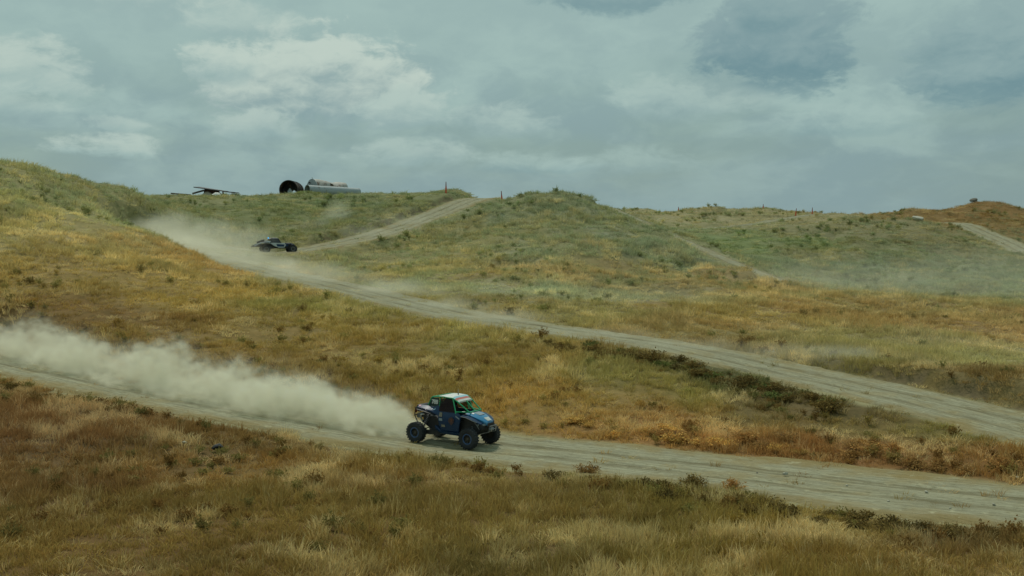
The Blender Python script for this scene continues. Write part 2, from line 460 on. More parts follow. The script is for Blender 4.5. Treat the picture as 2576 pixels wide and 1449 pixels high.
def grid_mesh(name, V, mat):
    """V: (rows, cols, 3) array -> quad sheet"""
    r, c = V.shape[:2]
    me = bpy.data.meshes.new(name)
    me.vertices.add(r * c)
    me.vertices.foreach_set('co', V.reshape(-1).astype(np.float32))
    i = np.arange(r * c).reshape(r, c)
    q = np.stack([i[:-1, :-1], i[:-1, 1:], i[1:, 1:], i[1:, :-1]], -1).reshape(-1)
    nf = len(q) // 4
    me.loops.add(len(q)); me.loops.foreach_set('vertex_index', q.astype(np.int32))
    me.polygons.add(nf)
    me.polygons.foreach_set('loop_start', np.arange(0, len(q), 4, dtype=np.int32))
    me.polygons.foreach_set('use_smooth', np.ones(nf, bool))
    me.materials.append(mat)
    me.update(calc_edges=True)
    return me

def set_col(me, name, C):
    at = me.attributes.new(name, 'FLOAT_COLOR', 'POINT')
    c4 = np.ones((len(C), 4), np.float32); c4[:, :3] = C
    at.data.foreach_set('color', c4.reshape(-1))

def new_mat(name):
    m = bpy.data.materials.new(name)
    m.use_nodes = True
    m.node_tree.nodes.clear()
    N = Nodes(m.node_tree)
    out = N.n('ShaderNodeOutputMaterial')
    return m, N, out

def pbr(name, col, rough=0.6, metal=0.0, spec=0.5, var=0.12, scale=8.0, dust=0.0, dustcol=(0.30, 0.28, 0.20), coat=0.0, bump=0.0):
    m, N, out = new_mat(name)
    b = N.n('ShaderNodeBsdfPrincipled')
    t = N.n('ShaderNodeTexCoord')
    ns = N.noise(t.outputs['Object'], scale, 5, 0.6)
    c = N.mix(1.0, (*col, 1), N.mix(ns, (1 - var * 2,) * 3, (1 + var * 2,) * 3), 'MULTIPLY')
    if dust > 0:
        nd = N.noise(t.outputs['Object'], 3.3, 6, 0.65)
        c = N.mix(N.m('MULTIPLY', N.rng(nd, 0.35, 0.7), dust), c, (*dustcol, 1))
    N.put(b.inputs['Base Color'], c)
    N.put(b.inputs['Roughness'], N.m('MULTIPLY_ADD', ns, 0.2, rough - 0.1, clamp=True))
    b.inputs['Metallic'].default_value = metal
    b.inputs['Specular IOR Level'].default_value = spec
    b.inputs['Coat Weight'].default_value = coat
    if bump:
        bp = N.n('ShaderNodeBump'); bp.inputs['Strength'].default_value = bump; bp.inputs['Distance'].default_value = 0.02
        m.node_tree.links.new(N.noise(t.outputs['Object'], scale * 3, 5, 0.6), bp.inputs['Height'])
        m.node_tree.links.new(bp.outputs[0], b.inputs['Normal'])
    m.node_tree.links.new(b.outputs[0], out.inputs[0])
    return m

def tag(o, label=None, cat=None, group=None, kind=None):
    if label: o['label'] = label
    if cat: o['category'] = cat
    if group: o['group'] = group
    if kind: o['kind'] = kind
    return o

# ------------------------------------------------------------------ ground sheet
def ground_material():
    m, N, out = new_mat('steppe_soil')
    b = N.n('ShaderNodeBsdfPrincipled')
    g = N.n('ShaderNodeNewGeometry')
    a = N.n('ShaderNodeAttribute', attribute_name='gcol')
    p = g.outputs['Position']
    n1 = N.noise(p, 1.4, 6, 0.65)
    n2 = N.noise(p, 7.0, 5, 0.7)
    n3 = N.noise(N.map(p, (31, 7, 3)), 0.35, 5, 0.6)
    c = a.outputs['Color']
    c = N.mix(N.rng(n1, 0.46, 0.66, 0, 0.55), c, N.mix(1.0, c, (0.52, 0.60, 0.55, 1), 'MULTIPLY'))
    c = N.mix(N.rng(n3, 0.52, 0.68, 0, 0.55), c, N.mix(1.0, c, (1.35, 1.38, 1.75, 1), 'MULTIPLY'))
    c = N.mix(1.0, c, N.mix(n2, (0.62,) * 3, (1.38,) * 3), 'MULTIPLY')
    N.put(b.inputs['Base Color'], c)
    b.inputs['Roughness'].default_value = 0.95
    b.inputs['Specular IOR Level'].default_value = 0.15
    bp = N.n('ShaderNodeBump'); bp.inputs['Strength'].default_value = 0.9; bp.inputs['Distance'].default_value = 0.12
    m.node_tree.links.new(N.m('ADD', n1, N.m('MULTIPLY', n2, 0.35)), bp.inputs['Height'])
    m.node_tree.links.new(bp.outputs[0], b.inputs['Normal'])
    m.node_tree.links.new(b.outputs[0], out.inputs[0])
    return m
MAT_SOIL = ground_material()

xs = 20.0 * np.sinh(np.linspace(-3.45, 3.45, 661))
ys = np.concatenate([np.linspace(-40, 15, 36)[:-1], np.exp(np.linspace(math.log(15), math.log(300), 640)), np.linspace(300, 420, 16)[1:]])
GX, GY = np.meshgrid(xs, ys)
GZ, GW = ground(GX, GY)
V = np.stack([GX, GY, GZ], -1)
# on towards the horizon, falling gently away
far = []
for Yf in (520, 700, 1000, 1500, 2500, 4500, 9000):
    row = V[-1].copy(); row[:, 0] *= Yf / 420.0; row[:, 1] = Yf; row[:, 2] = np.minimum(row[:, 2], CAM_Z + 4) - (Yf - 420) * 0.012
    far.append(row)
V = np.concatenate([V, np.array(far)], 0)
me = grid_mesh('ground', V, MAT_SOIL)
gc = veg_colour(V[..., 0], V[..., 1])
dirt = np.array(srgb(126, 120, 88)) * ALB
bare = np.concatenate([GW, np.zeros((len(far), len(xs)))], 0).reshape(-1, 1)
gc = gc * np.array([1.02, 0.97, 1.1]) * (1 - bare) + dirt * bare
bkm = bank_mask(V[..., 0], V[..., 1])[:, None]
gc = gc * (1 - bkm) + np.array(srgb(88, 78, 56)) * ALB * bkm
set_col(me, 'gcol', gc)
o = link(bpy.data.objects.new('ground', me))
tag(o, kind='structure')

# ------------------------------------------------------------------ dirt tracks
def track_material():
    m, N, out = new_mat('packed_dirt')
    b = N.n('ShaderNodeBsdfPrincipled')
    uv = N.n('ShaderNodeUVMap', uv_map='UVMap')
    g = N.n('ShaderNodeNewGeometry')
    p = g.outputs['Position']
    st = N.noise(N.map(uv.outputs[0], scale=(1.0, 0.07, 1.0)), 5.5, 6, 0.65)       # wheel streaks along the run
    st2 = N.noise(N.map(uv.outputs[0], (4, 2, 0), scale=(1.0, 0.16, 1.0)), 15.0, 4, 0.6)
    pt = N.noise(p, 0.55, 5, 0.6)
    gr = N.noise(p, 10.0, 4, 0.7)
    c = N.mix(N.rng(st, 0.34, 0.66), tuple(ALB * v for v in srgb(114, 111, 90)), tuple(ALB * v for v in srgb(140, 138, 114)))
    c = N.mix(N.rng(pt, 0.45, 0.7, 0, 0.6), c, tuple(ALB * v for v in srgb(126, 112, 74)))
    c = N.mix(N.rng(st2, 0.53, 0.66, 0, 0.75), c, tuple(ALB * v for v in srgb(88, 84, 58)))
    ux = N.sep(uv.outputs[0])[0]
    au = N.m('ABSOLUTE', ux)
    rutm = N.rng(N.m('ABSOLUTE', N.m('SUBTRACT', au, N.m('MULTIPLY_ADD', pt, 0.7, 0.55))), 0.12, 0.36, 1.0, 0.0)     # packed, darker wheel paths
    c = N.mix(N.m('MULTIPLY', rutm, N.rng(st, 0.35, 0.6, 0.85, 0.35)), c, tuple(ALB * v for v in srgb(94, 88, 64)))
    ed = N.noise(p, 0.9, 5, 0.65)
    c = N.mix(N.m('MULTIPLY', N.rng(N.m('ADD', au, N.m('MULTIPLY', N.m('SUBTRACT', ed, 0.5), 3.2)), 1.7, 3.2), 0.75), c, tuple(ALB * v for v in srgb(118, 102, 62)))   # trampled straw at the sides
    c = N.mix(N.rng(N.noise(N.map(p, (9, 4, 2)), 2.6, 4, 0.6), 0.62, 0.72, 0, 0.55), c, tuple(ALB * v for v in srgb(160, 156, 126)))
    c = N.mix(1.0, c, N.mix(gr, (0.80,) * 3, (1.2,) * 3), 'MULTIPLY')
    N.put(b.inputs['Base Color'], c)
    b.inputs['Roughness'].default_value = 0.95
    b.inputs['Specular IOR Level'].default_value = 0.15
    bp = N.n('ShaderNodeBump'); bp.inputs['Strength'].default_value = 1.0; bp.inputs['Distance'].default_value = 0.10
    m.node_tree.links.new(N.m('ADD', N.m('MULTIPLY', st, 1.0), N.m('MULTIPLY', gr, 0.25)), bp.inputs['Height'])
    m.node_tree.links.new(bp.outputs[0], b.inputs['Normal'])
    m.node_tree.links.new(b.outputs[0], out.inputs[0])
    return m
MAT_TRACK = track_material()

def smooth1(a, n):
    k = np.ones(n) / n
    p = np.pad(a, n // 2, mode='edge')
    return np.convolve(p, k, 'valid')[:len(a)]

def build_track(k):
    T = TRACKS[k]; hw = T['hw']
    L = spline(T['line'][::3], 0.45)
    t = np.gradient(L, axis=0); t[:, 2] = 0; t /= np.linalg.norm(t, axis=1)[:, None]
    nrm = np.stack([t[:, 1], -t[:, 0], 0 * t[:, 0]], 1)
    s = np.concatenate([[0], np.cumsum(np.linalg.norm(np.diff(L, axis=0), axis=1))])
    nc = 29
    u = np.linspace(-1, 1, nc)
    wl = hw * (1.0 + 0.34 * (fbm(s / 3.0, s * 0 + 3, 4, 70 + k, 0.6) - 0.5) * 2)
    wr = hw * (1.0 + 0.34 * (fbm(s / 3.0, s * 0 + 9, 4, 80 + k, 0.6) - 0.5) * 2)
    off = np.where(u[None, :] < 0, u[None, :] * wl[:, None], u[None, :] * wr[:, None])
    V = L[:, None, :] + nrm[:, None, :] * off[..., None]
    # ruts, loose berm at the sides, then the edge dips under the grass
    rut = -0.06 * (np.exp(-((np.abs(off) - 0.8) / 0.28) ** 2))
    berm = 0.05 * np.exp(-((np.abs(u)[None, :] - 0.80) / 0.08) ** 2)
    dip = -0.16 * sstep(0.86, 1.0, np.abs(u))[None, :]
    rough = 0.05 * (fbm(V[..., 0] / 0.9, V[..., 1] / 0.9, 3, 90) - 0.5)
    V[..., 2] += 0.0 + rut + berm + dip + rough
    me = grid_mesh('dirt_track', V, MAT_TRACK)
    uvl = me.uv_layers.new(name='UVMap')
    li = np.empty(len(me.loops), np.int32); me.loops.foreach_get('vertex_index', li)
    U = np.stack([off.reshape(-1), np.repeat(s, nc)], 1)[li]
    uvl.data.foreach_set('uv', U.reshape(-1).astype(np.float32))
    o = link(bpy.data.objects.new('dirt_track', me))
    tag(o, kind='structure')
    return o
for k in range(5): build_track(k)

# ------------------------------------------------------------------ grass and scrub (nobody could count it)
def leaf_material(name, attr='tcol', trans=0.30):
    m, N, out = new_mat(name)
    a = N.n('ShaderNodeAttribute', attribute_name=attr, attribute_type='INSTANCER')
    g = N.n('ShaderNodeNewGeometry')
    r = g.outputs['Random Per Island']
    c = N.mix(1.0, a.outputs['Color'], N.mix(r, (0.76,) * 3, (1.25, 1.24, 1.22)), 'MULTIPLY')
    d = N.n('ShaderNodeBsdfDiffuse'); t = N.n('ShaderNodeBsdfTranslucent')
    N.put(d.inputs[0], c); N.put(t.inputs[0], c)
    mx = N.n('ShaderNodeMixShader'); mx.inputs[0].default_value = trans
    m.node_tree.links.new(d.outputs[0], mx.inputs[1]); m.node_tree.links.new(t.outputs[0], mx.inputs[2])
    m.node_tree.links.new(mx.outputs[0], out.inputs[0])
    return m
MAT_GRASS = leaf_material('dry_grass_blades')

def tuft_mesh(name, nb, rad, h0, h1, width, lean, seed):
    rr = random.Random(seed)
    v, f = [], []
    for _ in range(nb):
        a = rr.uniform(0, 2 * math.pi); q = rad * math.sqrt(rr.random())
        bx, by = q * math.cos(a), q * math.sin(a)
        la = a + rr.uniform(-1.0, 1.0); ln = lean * rr.uniform(0.2, 1.2)
        h = rr.uniform(h0, h1); w = width * rr.uniform(0.6, 1.2)
        fa = rr.uniform(0, math.pi); wx, wy = math.cos(fa) * w / 2, math.sin(fa) * w / 2
        mx_, my_ = bx + math.cos(la) * ln * h * 0.35, by + math.sin(la) * ln * h * 0.35
        tx, ty = bx + math.cos(la) * ln * h, by + math.sin(la) * ln * h
        i = len(v)
        v += [(bx - wx, by - wy, -0.05), (bx + wx, by + wy, -0.05), (mx_ + wx * 0.8, my_ + wy * 0.8, h * 0.6), (mx_ - wx * 0.8, my_ - wy * 0.8, h * 0.6), (tx, ty, h)]
        f += [(i, i + 1, i + 2, i + 3), (i + 3, i + 2, i + 4)]
    return mesh_from(name, v, f, MAT_GRASS)

def weed_mesh(name, stems, leaves, rad, h, leaf, seed):
    """twiggy dome of small leaves"""
    rr = random.Random(seed)
    v, f = [], []
    for _ in range(stems):
        a = rr.uniform(0, 2 * math.pi); sp = rr.uniform(0.1, 1.0) * rad; hh = h * rr.uniform(0.55, 1.0) * (1 - 0.35 * (sp / rad) ** 2)
        ex, ey = sp * math.cos(a), sp * math.sin(a)
        i = len(v)
        v += [(-0.006, 0, -0.04), (0.006, 0, -0.04), (ex, ey, hh)]
        f.append((i, i + 1, i + 2))
        for _ in range(leaves):
            t = rr.uniform(0.25, 1.05)
            c = Vector((ex * t + rr.gauss(0, 0.1 * rad), ey * t + rr.gauss(0, 0.1 * rad), hh * t ** 0.8 + rr.gauss(0, 0.04)))
            d = Vector((rr.gauss(0, 1), rr.gauss(0, 1), rr.gauss(0.5, 0.8))).normalized()
            e = d.cross(Vector((rr.gauss(0, 1), rr.gauss(0, 1), rr.gauss(0, 1)))).normalized()
            s = leaf * rr.uniform(0.6, 1.4)
            i = len(v)
            v += [tuple(c), tuple(c + d * s * 0.6 + e * s * 0.28), tuple(c + d * s * 1.2), tuple(c + d * s * 0.6 - e * s * 0.28)]
            f.append((i, i + 1, i + 2, i + 3))
    return mesh_from(name, v, f, MAT_GRASS)

def scatter(name, protos, pts, scl, yaw, tilt, idx, colr, label):
    me = bpy.data.meshes.new(name)
    n = len(pts)
    me.vertices.add(n); me.vertices.foreach_set('co', pts.astype(np.float32).reshape(-1))
    at = me.attributes.new('tscale', 'FLOAT_VECTOR', 'POINT'); at.data.foreach_set('vector', scl.astype(np.float32).reshape(-1))
    rot = np.stack([tilt[:, 0], tilt[:, 1], yaw], 1)
    at = me.attributes.new('trot', 'FLOAT_VECTOR', 'POINT'); at.data.foreach_set('vector', rot.astype(np.float32).reshape(-1))
    at = me.attributes.new('tidx', 'INT', 'POINT'); at.data.foreach_set('value', idx.astype(np.int32))
    set_col(me, 'tcol', colr)
    o = link(bpy.data.objects.new(name, me))
    ng = bpy.data.node_groups.new(name + '_spread', 'GeometryNodeTree')
    ng.interface.new_socket('Geometry', in_out='INPUT', socket_type='NodeSocketGeometry')
    ng.interface.new_socket('Geometry', in_out='OUTPUT', socket_type='NodeSocketGeometry')
    gi = ng.nodes.new('NodeGroupInput'); go = ng.nodes.new('NodeGroupOutput')
    jn = ng.nodes.new('GeometryNodeJoinGeometry')
    for pm in reversed(protos):
        po = bpy.data.objects.new(pm.name, pm)
        oi = ng.nodes.new('GeometryNodeObjectInfo'); oi.inputs['Object'].default_value = po; oi.inputs['As Instance'].default_value = True
        ng.links.new(oi.outputs['Geometry'], jn.inputs[0])
    ip = ng.nodes.new('GeometryNodeInstanceOnPoints')
    ng.links.new(gi.outputs[0], ip.inputs['Points']); ng.links.new(jn.outputs[0], ip.inputs['Instance'])
    ip.inputs['Pick Instance'].default_value = True
    def attr(nm, typ):
        a = ng.nodes.new('GeometryNodeInputNamedAttribute'); a.data_type = typ; a.inputs[0].default_value = nm
        return a.outputs[0]
    ng.links.new(attr('tidx', 'INT'), ip.inputs['Instance Index'])
    ng.links.new(attr('trot', 'FLOAT_VECTOR'), ip.inputs['Rotation'])
    ng.links.new(attr('tscale', 'FLOAT_VECTOR'), ip.inputs['Scale'])
    ng.links.new(ip.outputs[0], go.inputs[0])
    md = o.modifiers.new('spread', 'NODES'); md.node_group = ng
    tag(o, label, kind='stuff')
    return o

def random_spots(n, y0, y1, umax=0.62):
    """even over the ground between two distances, inside a wedge somewhat wider than the view"""
    yy = np.sqrt(rng.uniform(y0 ** 2, y1 ** 2, n)); xx = rng.uniform(-umax, umax, n) * yy
    return xx, yy

bands = [(17, 34, 15.0, 0.85), (34, 62, 9.0, 1.0), (62, 105, 4.6, 1.35), (105, 170, 2.0, 1.9), (170, 262, 0.75, 2.6)]
X_, Y_, S_ = [], [], []
for y0, y1, dens, sc in bands:
    area = 0.62 * (y1 ** 2 - y0 ** 2)
    n = int(area * dens)
    a, b = random_spots(n, y0, y1)
    X_.append(a); Y_.append(b); S_.append(np.full(n, sc))
X_ = np.concatenate(X_); Y_ = np.concatenate(Y_); S_ = np.concatenate(S_)
Z_, Wt = ground(X_, Y_)
patch = fbm(X_ / 5.0, Y_ / 5.0, 4, 55)
lump = np.array(P(547, 1121, 38.3)[:2])
openp = np.hypot(X_ - lump[0], Y_ - lump[1] + 0.5) > 0.75
keep = openp & (rng.random(len(X_)) > np.minimum(1.0, Wt ** 0.8 * 0.975)) & (rng.random(len(X_)) > bank_mask(X_, Y_) * 1.1) & (rng.random(len(X_)) < 0.35 + 1.5 * sstep(0.30, 0.62, patch))
X_, Y_, Z_, S_, patch, Wt = X_[keep], Y_[keep], Z_[keep], S_[keep], patch[keep], Wt[keep]
C_ = veg_colour(X_, Y_)
n = len(X_)
# individual hues: straw, rust, olive, sage
big = fbm(X_ / 12.0, Y_ / 12.0, 3, 77); sm = fbm(X_ / 2.2, Y_ / 2.2, 3, 78); q = rng.random(n)
straw = np.array(srgb(158, 144, 98)) * ALB; sage = np.array(srgb(104, 112, 80)) * ALB; rust = np.array(srgb(104, 70, 34)) * ALB; olive = np.array(srgb(96, 92, 36)) * ALB
def blend(C, T, w): return C * (1 - w[:, None]) + T * w[:, None]
C_ = blend(C_, straw, np.clip(0.45 * sstep(0.55, 0.75, sm) + 0.28 * (q > 0.86), 0, 0.6))
C_ = blend(C_, rust, 0.24 * sstep(0.56, 0.70, big) * sstep(140, 60, Y_))
C_ = blend(C_, olive, 0.18 * sstep(0.50, 0.36, big))
C_ = blend(C_, sage, np.clip(0.6 * sstep(70, 120, Y_) * sstep(0.50, 0.36, sm), 0, 0.7))
C_ = C_ * np.array([1.065, 1.06, 1.28])
C_ *= GK * (1 - 0.22 * sstep(95, 140, Y_))[:, None] * (0.82 + 0.40 * rng.random(n))[:, None] * (0.78 + 0.44 * fbm(X_ / 3.3, Y_ / 3.3, 3, 79))[:, None]
sxy = S_ * rng.uniform(0.7, 1.35, n)
sz = 0.72 * S_ ** 0.55 * rng.uniform(0.65, 1.25, n) * (0.65 + 0.7 * sstep(0.3, 0.7, patch)) * (1 - 0.45 * np.clip(Wt * 2, 0, 1)) * (1 - 0.35 * sstep(130, 165, Y_))
protos = [tuft_mesh('grass_tuft', 42, 0.26, 0.10, 0.40, 0.022, 0.75, 1), tuft_mesh('grass_tuft', 34, 0.20, 0.14, 0.52, 0.020, 0.55, 2),
          tuft_mesh('grass_tuft', 48, 0.34, 0.06, 0.26, 0.026, 1.0, 3), tuft_mesh('grass_tuft', 26, 0.16, 0.2, 0.62, 0.018, 0.5, 4)]
scatter('dry_grass', protos, np.stack([X_, Y_, Z_], 1), np.stack([sxy, sxy, sz], 1), rng.uniform(0, 6.28, n), rng.normal(0, 0.10, (n, 2)),
        rng.integers(0, 4, n), C_, 'dry brown and straw coloured steppe grass covering the hills')
print('grass tufts', n)

# low scrub among the grass
X_, Y_, S_ = [], [], []
for y0, y1, dens, sc in ((17, 60, 0.9, 0.8), (60, 120, 0.55, 1.05), (120, 262, 0.28, 1.5)):
    nn = int(0.62 * (y1 ** 2 - y0 ** 2) * dens)
    a, b = random_spots(nn, y0, y1); X_.append(a); Y_.append(b); S_.append(np.full(nn, sc))
X_ = np.concatenate(X_); Y_ = np.concatenate(Y_); S_ = np.concatenate(S_)
Z_, Wt = ground(X_, Y_)
clump = fbm(X_ / 7.0, Y_ / 7.0, 4, 155)
d2, _, _, _ = near_track(1, X_, Y_); d1, _, sd1, _ = near_track(0, X_, Y_)
verge = np.exp(-((d2 - 5.5) / 1.6) ** 2) * (Y_ < 62) + np.exp(-((d1 - 5.2) / 1.3) ** 2) * 0.8
keep = (Wt < 0.05) & (bank_mask(X_, Y_) < 0.3) & (rng.random(len(X_)) < 0.012 + 0.8 * sstep(0.55, 0.70, clump) + 1.2 * verge)
X_, Y_, Z_, S_, clump, verge = X_[keep], Y_[keep], Z_[keep], S_[keep], clump[keep], verge[keep]
n = len(X_)
C_ = veg_colour(X_, Y_)
q = rng.random(n)
dkg = np.array(srgb(80, 86, 52)) * ALB; brn = np.array(srgb(82, 62, 34)) * ALB; sg2 = np.array(srgb(98, 108, 78)) * ALB
farw = sstep(60, 110, Y_)
C_ = blend(C_, dkg, (0.45 + 0.2 * farw) * (q < 0.45)); C_ = blend(C_, brn, 0.75 * (q > 0.62) * (1 - farw)); C_ = blend(C_, sg2, 0.6 * (q > 0.62) * farw)
C_ *= 0.85 * GK * (0.75 + 0.5 * rng.random(n))[:, None]
sxy = S_ * rng.uniform(0.6, 1.3, n)
wprotos = [weed_mesh('scrub_weed', 16, 16, 0.42, 0.42, 0.075, 5), weed_mesh('scrub_weed', 13, 18, 0.34, 0.55, 0.07, 6), weed_mesh('scrub_weed', 18, 14, 0.52, 0.36, 0.08, 7)]
scatter('low_scrub', wprotos, np.stack([X_, Y_, Z_], 1), np.stack([sxy, sxy, sxy * rng.uniform(0.7, 1.2, n)], 1), rng.uniform(0, 6.28, n), rng.normal(0, 0.06, (n, 2)),
        rng.integers(0, 3, n), C_, 'low twiggy green and brown scrub scattered through the grass')
print('scrub', n)

# ------------------------------------------------------------------ mesh helpers for built things
class MB:
    """collects shapes into one mesh"""
    def __init__(self): self.v = []; self.f = []
    def add(self, v, f):
        i = len(self.v); self.v += [tuple(p) for p in v]; self.f += [tuple(k + i for k in q) for q in f]; return self
    def box(self, c, s, rot=None, taper=1.0):
        x, y, z = s[0] / 2, s[1] / 2, s[2] / 2
        vs = [Vector((sx * x * (taper if sz > 0 else 1), sy * y * (taper if sz > 0 else 1), sz * z)) for sz in (-1, 1) for sx, sy in ((-1, -1), (1, -1), (1, 1), (-1, 1))]
        if rot is not None: vs = [rot @ q for q in vs]
        return self.add([q + Vector(c) for q in vs], [(3, 2, 1, 0), (4, 5, 6, 7), (0, 1, 5, 4), (1, 2, 6, 5), (2, 3, 7, 6), (3, 0, 4, 7)])
    def tube(self, pts, r, n=8, r2=None):
        pts = [Vector(p) for p in pts]; m = len(pts); rings = []
        for i, p in enumerate(pts):
            t = (pts[min(i + 1, m - 1)] - pts[max(i - 1, 0)]).normalized()
            a = t.orthogonal().normalized() if i == 0 else (a - t * a.dot(t)).normalized()
            b = t.cross(a)
            rr = r if r2 is None else r + (r2 - r) * i / (m - 1)
            rings.append([p + (a * math.cos(2 * math.pi * k / n) + b * math.sin(2 * math.pi * k / n)) * rr for k in range(n)])
        v = [q for rg in rings for q in rg]; f = []
        for i in range(m - 1):
            for k in range(n):
                f.append((i * n + k, i * n + (k + 1) % n, (i + 1) * n + (k + 1) % n, (i + 1) * n + k))
        f.append(tuple(range(n - 1, -1, -1))); f.append(tuple((m - 1) * n + k for k in range(n)))
        return self.add(v, f)
    def lathe(self, prof, n=32, c=(0, 0, 0)):
        """profile of (radius, y), turned about the y axis"""
        v = []; f = []; m = len(prof)
        for k in range(n):
            a = 2 * math.pi * k / n
            v += [(c[0] + r * math.cos(a), c[1] + y, c[2] + r * math.sin(a)) for r, y in prof]
        for k in range(n):
            for i in range(m - 1):
                f.append((k * m + i, k * m + i + 1, ((k + 1) % n) * m + i + 1, ((k + 1) % n) * m + i))
        return self.add(v, f)
    def plate(self, poly, off):
        """polygon of 3-D points given a thickness vector"""
        n = len(poly); a = [Vector(p) for p in poly]; b = [p + Vector(off) for p in a]
        f = [tuple(range(n)), tuple(range(2 * n - 1, n - 1, -1))] + [(i, i + n, (i + 1) % n + n, (i + 1) % n) for i in range(n)]
        return self.add(a + b, f)
    def loft(self, secs, caps=True, closed=True):
        n = len(secs[0]); v = [p for s in secs for p in s]; f = []
        for i in range(len(secs) - 1):
            for k in range(n if closed else n - 1):
                f.append((i * n + k, i * n + (k + 1) % n, (i + 1) * n + (k + 1) % n, (i + 1) * n + k))
        if caps and closed:
            f.append(tuple(range(n - 1, -1, -1))); f.append(tuple((len(secs) - 1) * n + k for k in range(n)))
        return self.add(v, f)
    def build(self, name, mat, parent=None, bevel=0.0, smooth=None, loc=None):
        me = mesh_from(name, self.v, self.f, mat)
        bm = bmesh.new(); bm.from_mesh(me)
        bmesh.ops.recalc_face_normals(bm, faces=bm.faces)
        if bevel > 0:
            es = [e for e in bm.edges if len(e.link_faces) == 2 and e.calc_face_angle(0) > 0.5]
            bmesh.ops.bevel(bm, geom=es, offset=bevel, segments=2, affect='EDGES', clamp_overlap=True)
        bm.to_mesh(me); bm.free()
        if smooth is None: smooth = 0.7
        me.polygons.foreach_set('use_smooth', [True] * len(me.polygons))
        me.set_sharp_from_angle(angle=smooth)
        o = bpy.data.objects.new(name, me)
        if loc is not None: o.location = loc
        return link(o, parent)

def empty(name, loc=(0, 0, 0), rot=None):
    o = bpy.data.objects.new(name, None); o.location = loc
    o.empty_display_size = 0.3
    if rot is not None:
        o.rotation_mode = 'QUATERNION'; o.rotation_quaternion = rot
    return link(o)

def text_mesh(s, size):
    cu = bpy.data.curves.new('lettering', 'FONT'); cu.body = s; cu.size = size; cu.align_x = 'CENTER'; cu.align_y = 'CENTER'; cu.extrude = 0.004; cu.offset = size * 0.035
    cu.space_character = 0.85
    tmp = bpy.data.objects.new('lettering', cu); COL.objects.link(tmp)
    dg = bpy.context.evaluated_depsgraph_get()
    me = bpy.data.meshes.new_from_object(tmp.evaluated_get(dg))
    bpy.data.objects.remove(tmp); bpy.data.curves.remove(cu)
    return me

def pose(line, j, dz=0.0, reverse=False):
    a, b = Vector(line[j - 2]), Vector(line[j + 2])
    x = (b - a).normalized() * (-1 if reverse else 1)
    y = Vector((0, 0, 1)).cross(x).normalized(); z = x.cross(y)
    q = Matrix((x, y, z)).transposed().to_quaternion()
    return Vector(line[j]) + z * dz, q, x, y, z

# materials of the vehicles
M = {}
M['black'] = pbr('black_plastic', (0.008, 0.009, 0.010), 0.6, dust=0.05, var=0.2)
M['blue'] = pbr('deep_blue_paint', (0.004, 0.030, 0.082), 0.42, spec=0.3, coat=0.08, dust=0.03)
M['bluel'] = pbr('bright_blue_paint', (0.02, 0.20, 0.40), 0.25, coat=0.5, dust=0.06)
M['green'] = pbr('green_cage_paint', (0.012, 0.34, 0.13), 0.35, coat=0.2)
M['white'] = pbr('white_paint', (0.64, 0.66, 0.62), 0.45, var=0.05, dust=0.30)
M['red'] = pbr('faded_red_stripe', (0.55, 0.16, 0.12), 0.45, var=0.08)
M['pale'] = pbr('pale_blue_stripe', (0.36, 0.62, 0.70), 0.4, var=0.05)
M['rubber'] = pbr('dusty_rubber', (0.018, 0.020, 0.022), 0.85, dust=0.35, dustcol=(0.05, 0.058, 0.060), scale=12, bump=0.3)
M['rimblue'] = pbr('blue_beadlock', (0.025, 0.075, 0.19), 0.45, dust=0.15)
M['rimdark'] = pbr('dark_alloy', (0.035, 0.033, 0.030), 0.5, metal=0.3, dust=0.2)
M['steel'] = pbr('grey_tube_steel', (0.20, 0.21, 0.21), 0.45, metal=0.5, dust=0.2)
M['chrome'] = pbr('bright_metal', (0.6, 0.6, 0.58), 0.3, metal=0.9)
M['net'] = pbr('maroon_webbing', (0.020, 0.010, 0.010), 0.9, var=0.3)
M['panel'] = pbr('dark_green_panel', (0.010, 0.035, 0.028), 0.5)
M['beige'] = pbr('beige_sticker', (0.20, 0.18, 0.13), 0.6)
M['greyst'] = pbr('grey_sticker', (0.22, 0.27, 0.30), 0.6)
M['orange'] = pbr('orange_sticker', (0.13, 0.045, 0.022), 0.6)
M['emblem'] = pbr('dark_red_print', (0.055, 0.026, 0.024), 0.5, var=0.45, scale=16)
M['pink'] = pbr('pink_sticker', (0.45, 0.20, 0.28), 0.5)
M['seat'] = pbr('black_seat_fabric', (0.014, 0.013, 0.013), 0.9)
M['lamp'] = pbr('red_lens', (0.25, 0.015, 0.01), 0.2)
M['glassd'] = pbr('smoked_polycarbonate', (0.012, 0.016, 0.018), 0.12, spec=0.6)
M['trgrey'] = pbr('dusty_pale_paint', (0.46, 0.51, 0.52), 0.5, dust=0.15)
M['trdeck'] = pbr('dark_grey_blue_paint', (0.12, 0.155, 0.175), 0.5, dust=0.15)
M['spring'] = pbr('grey_spring', (0.16, 0.16, 0.17), 0.5)

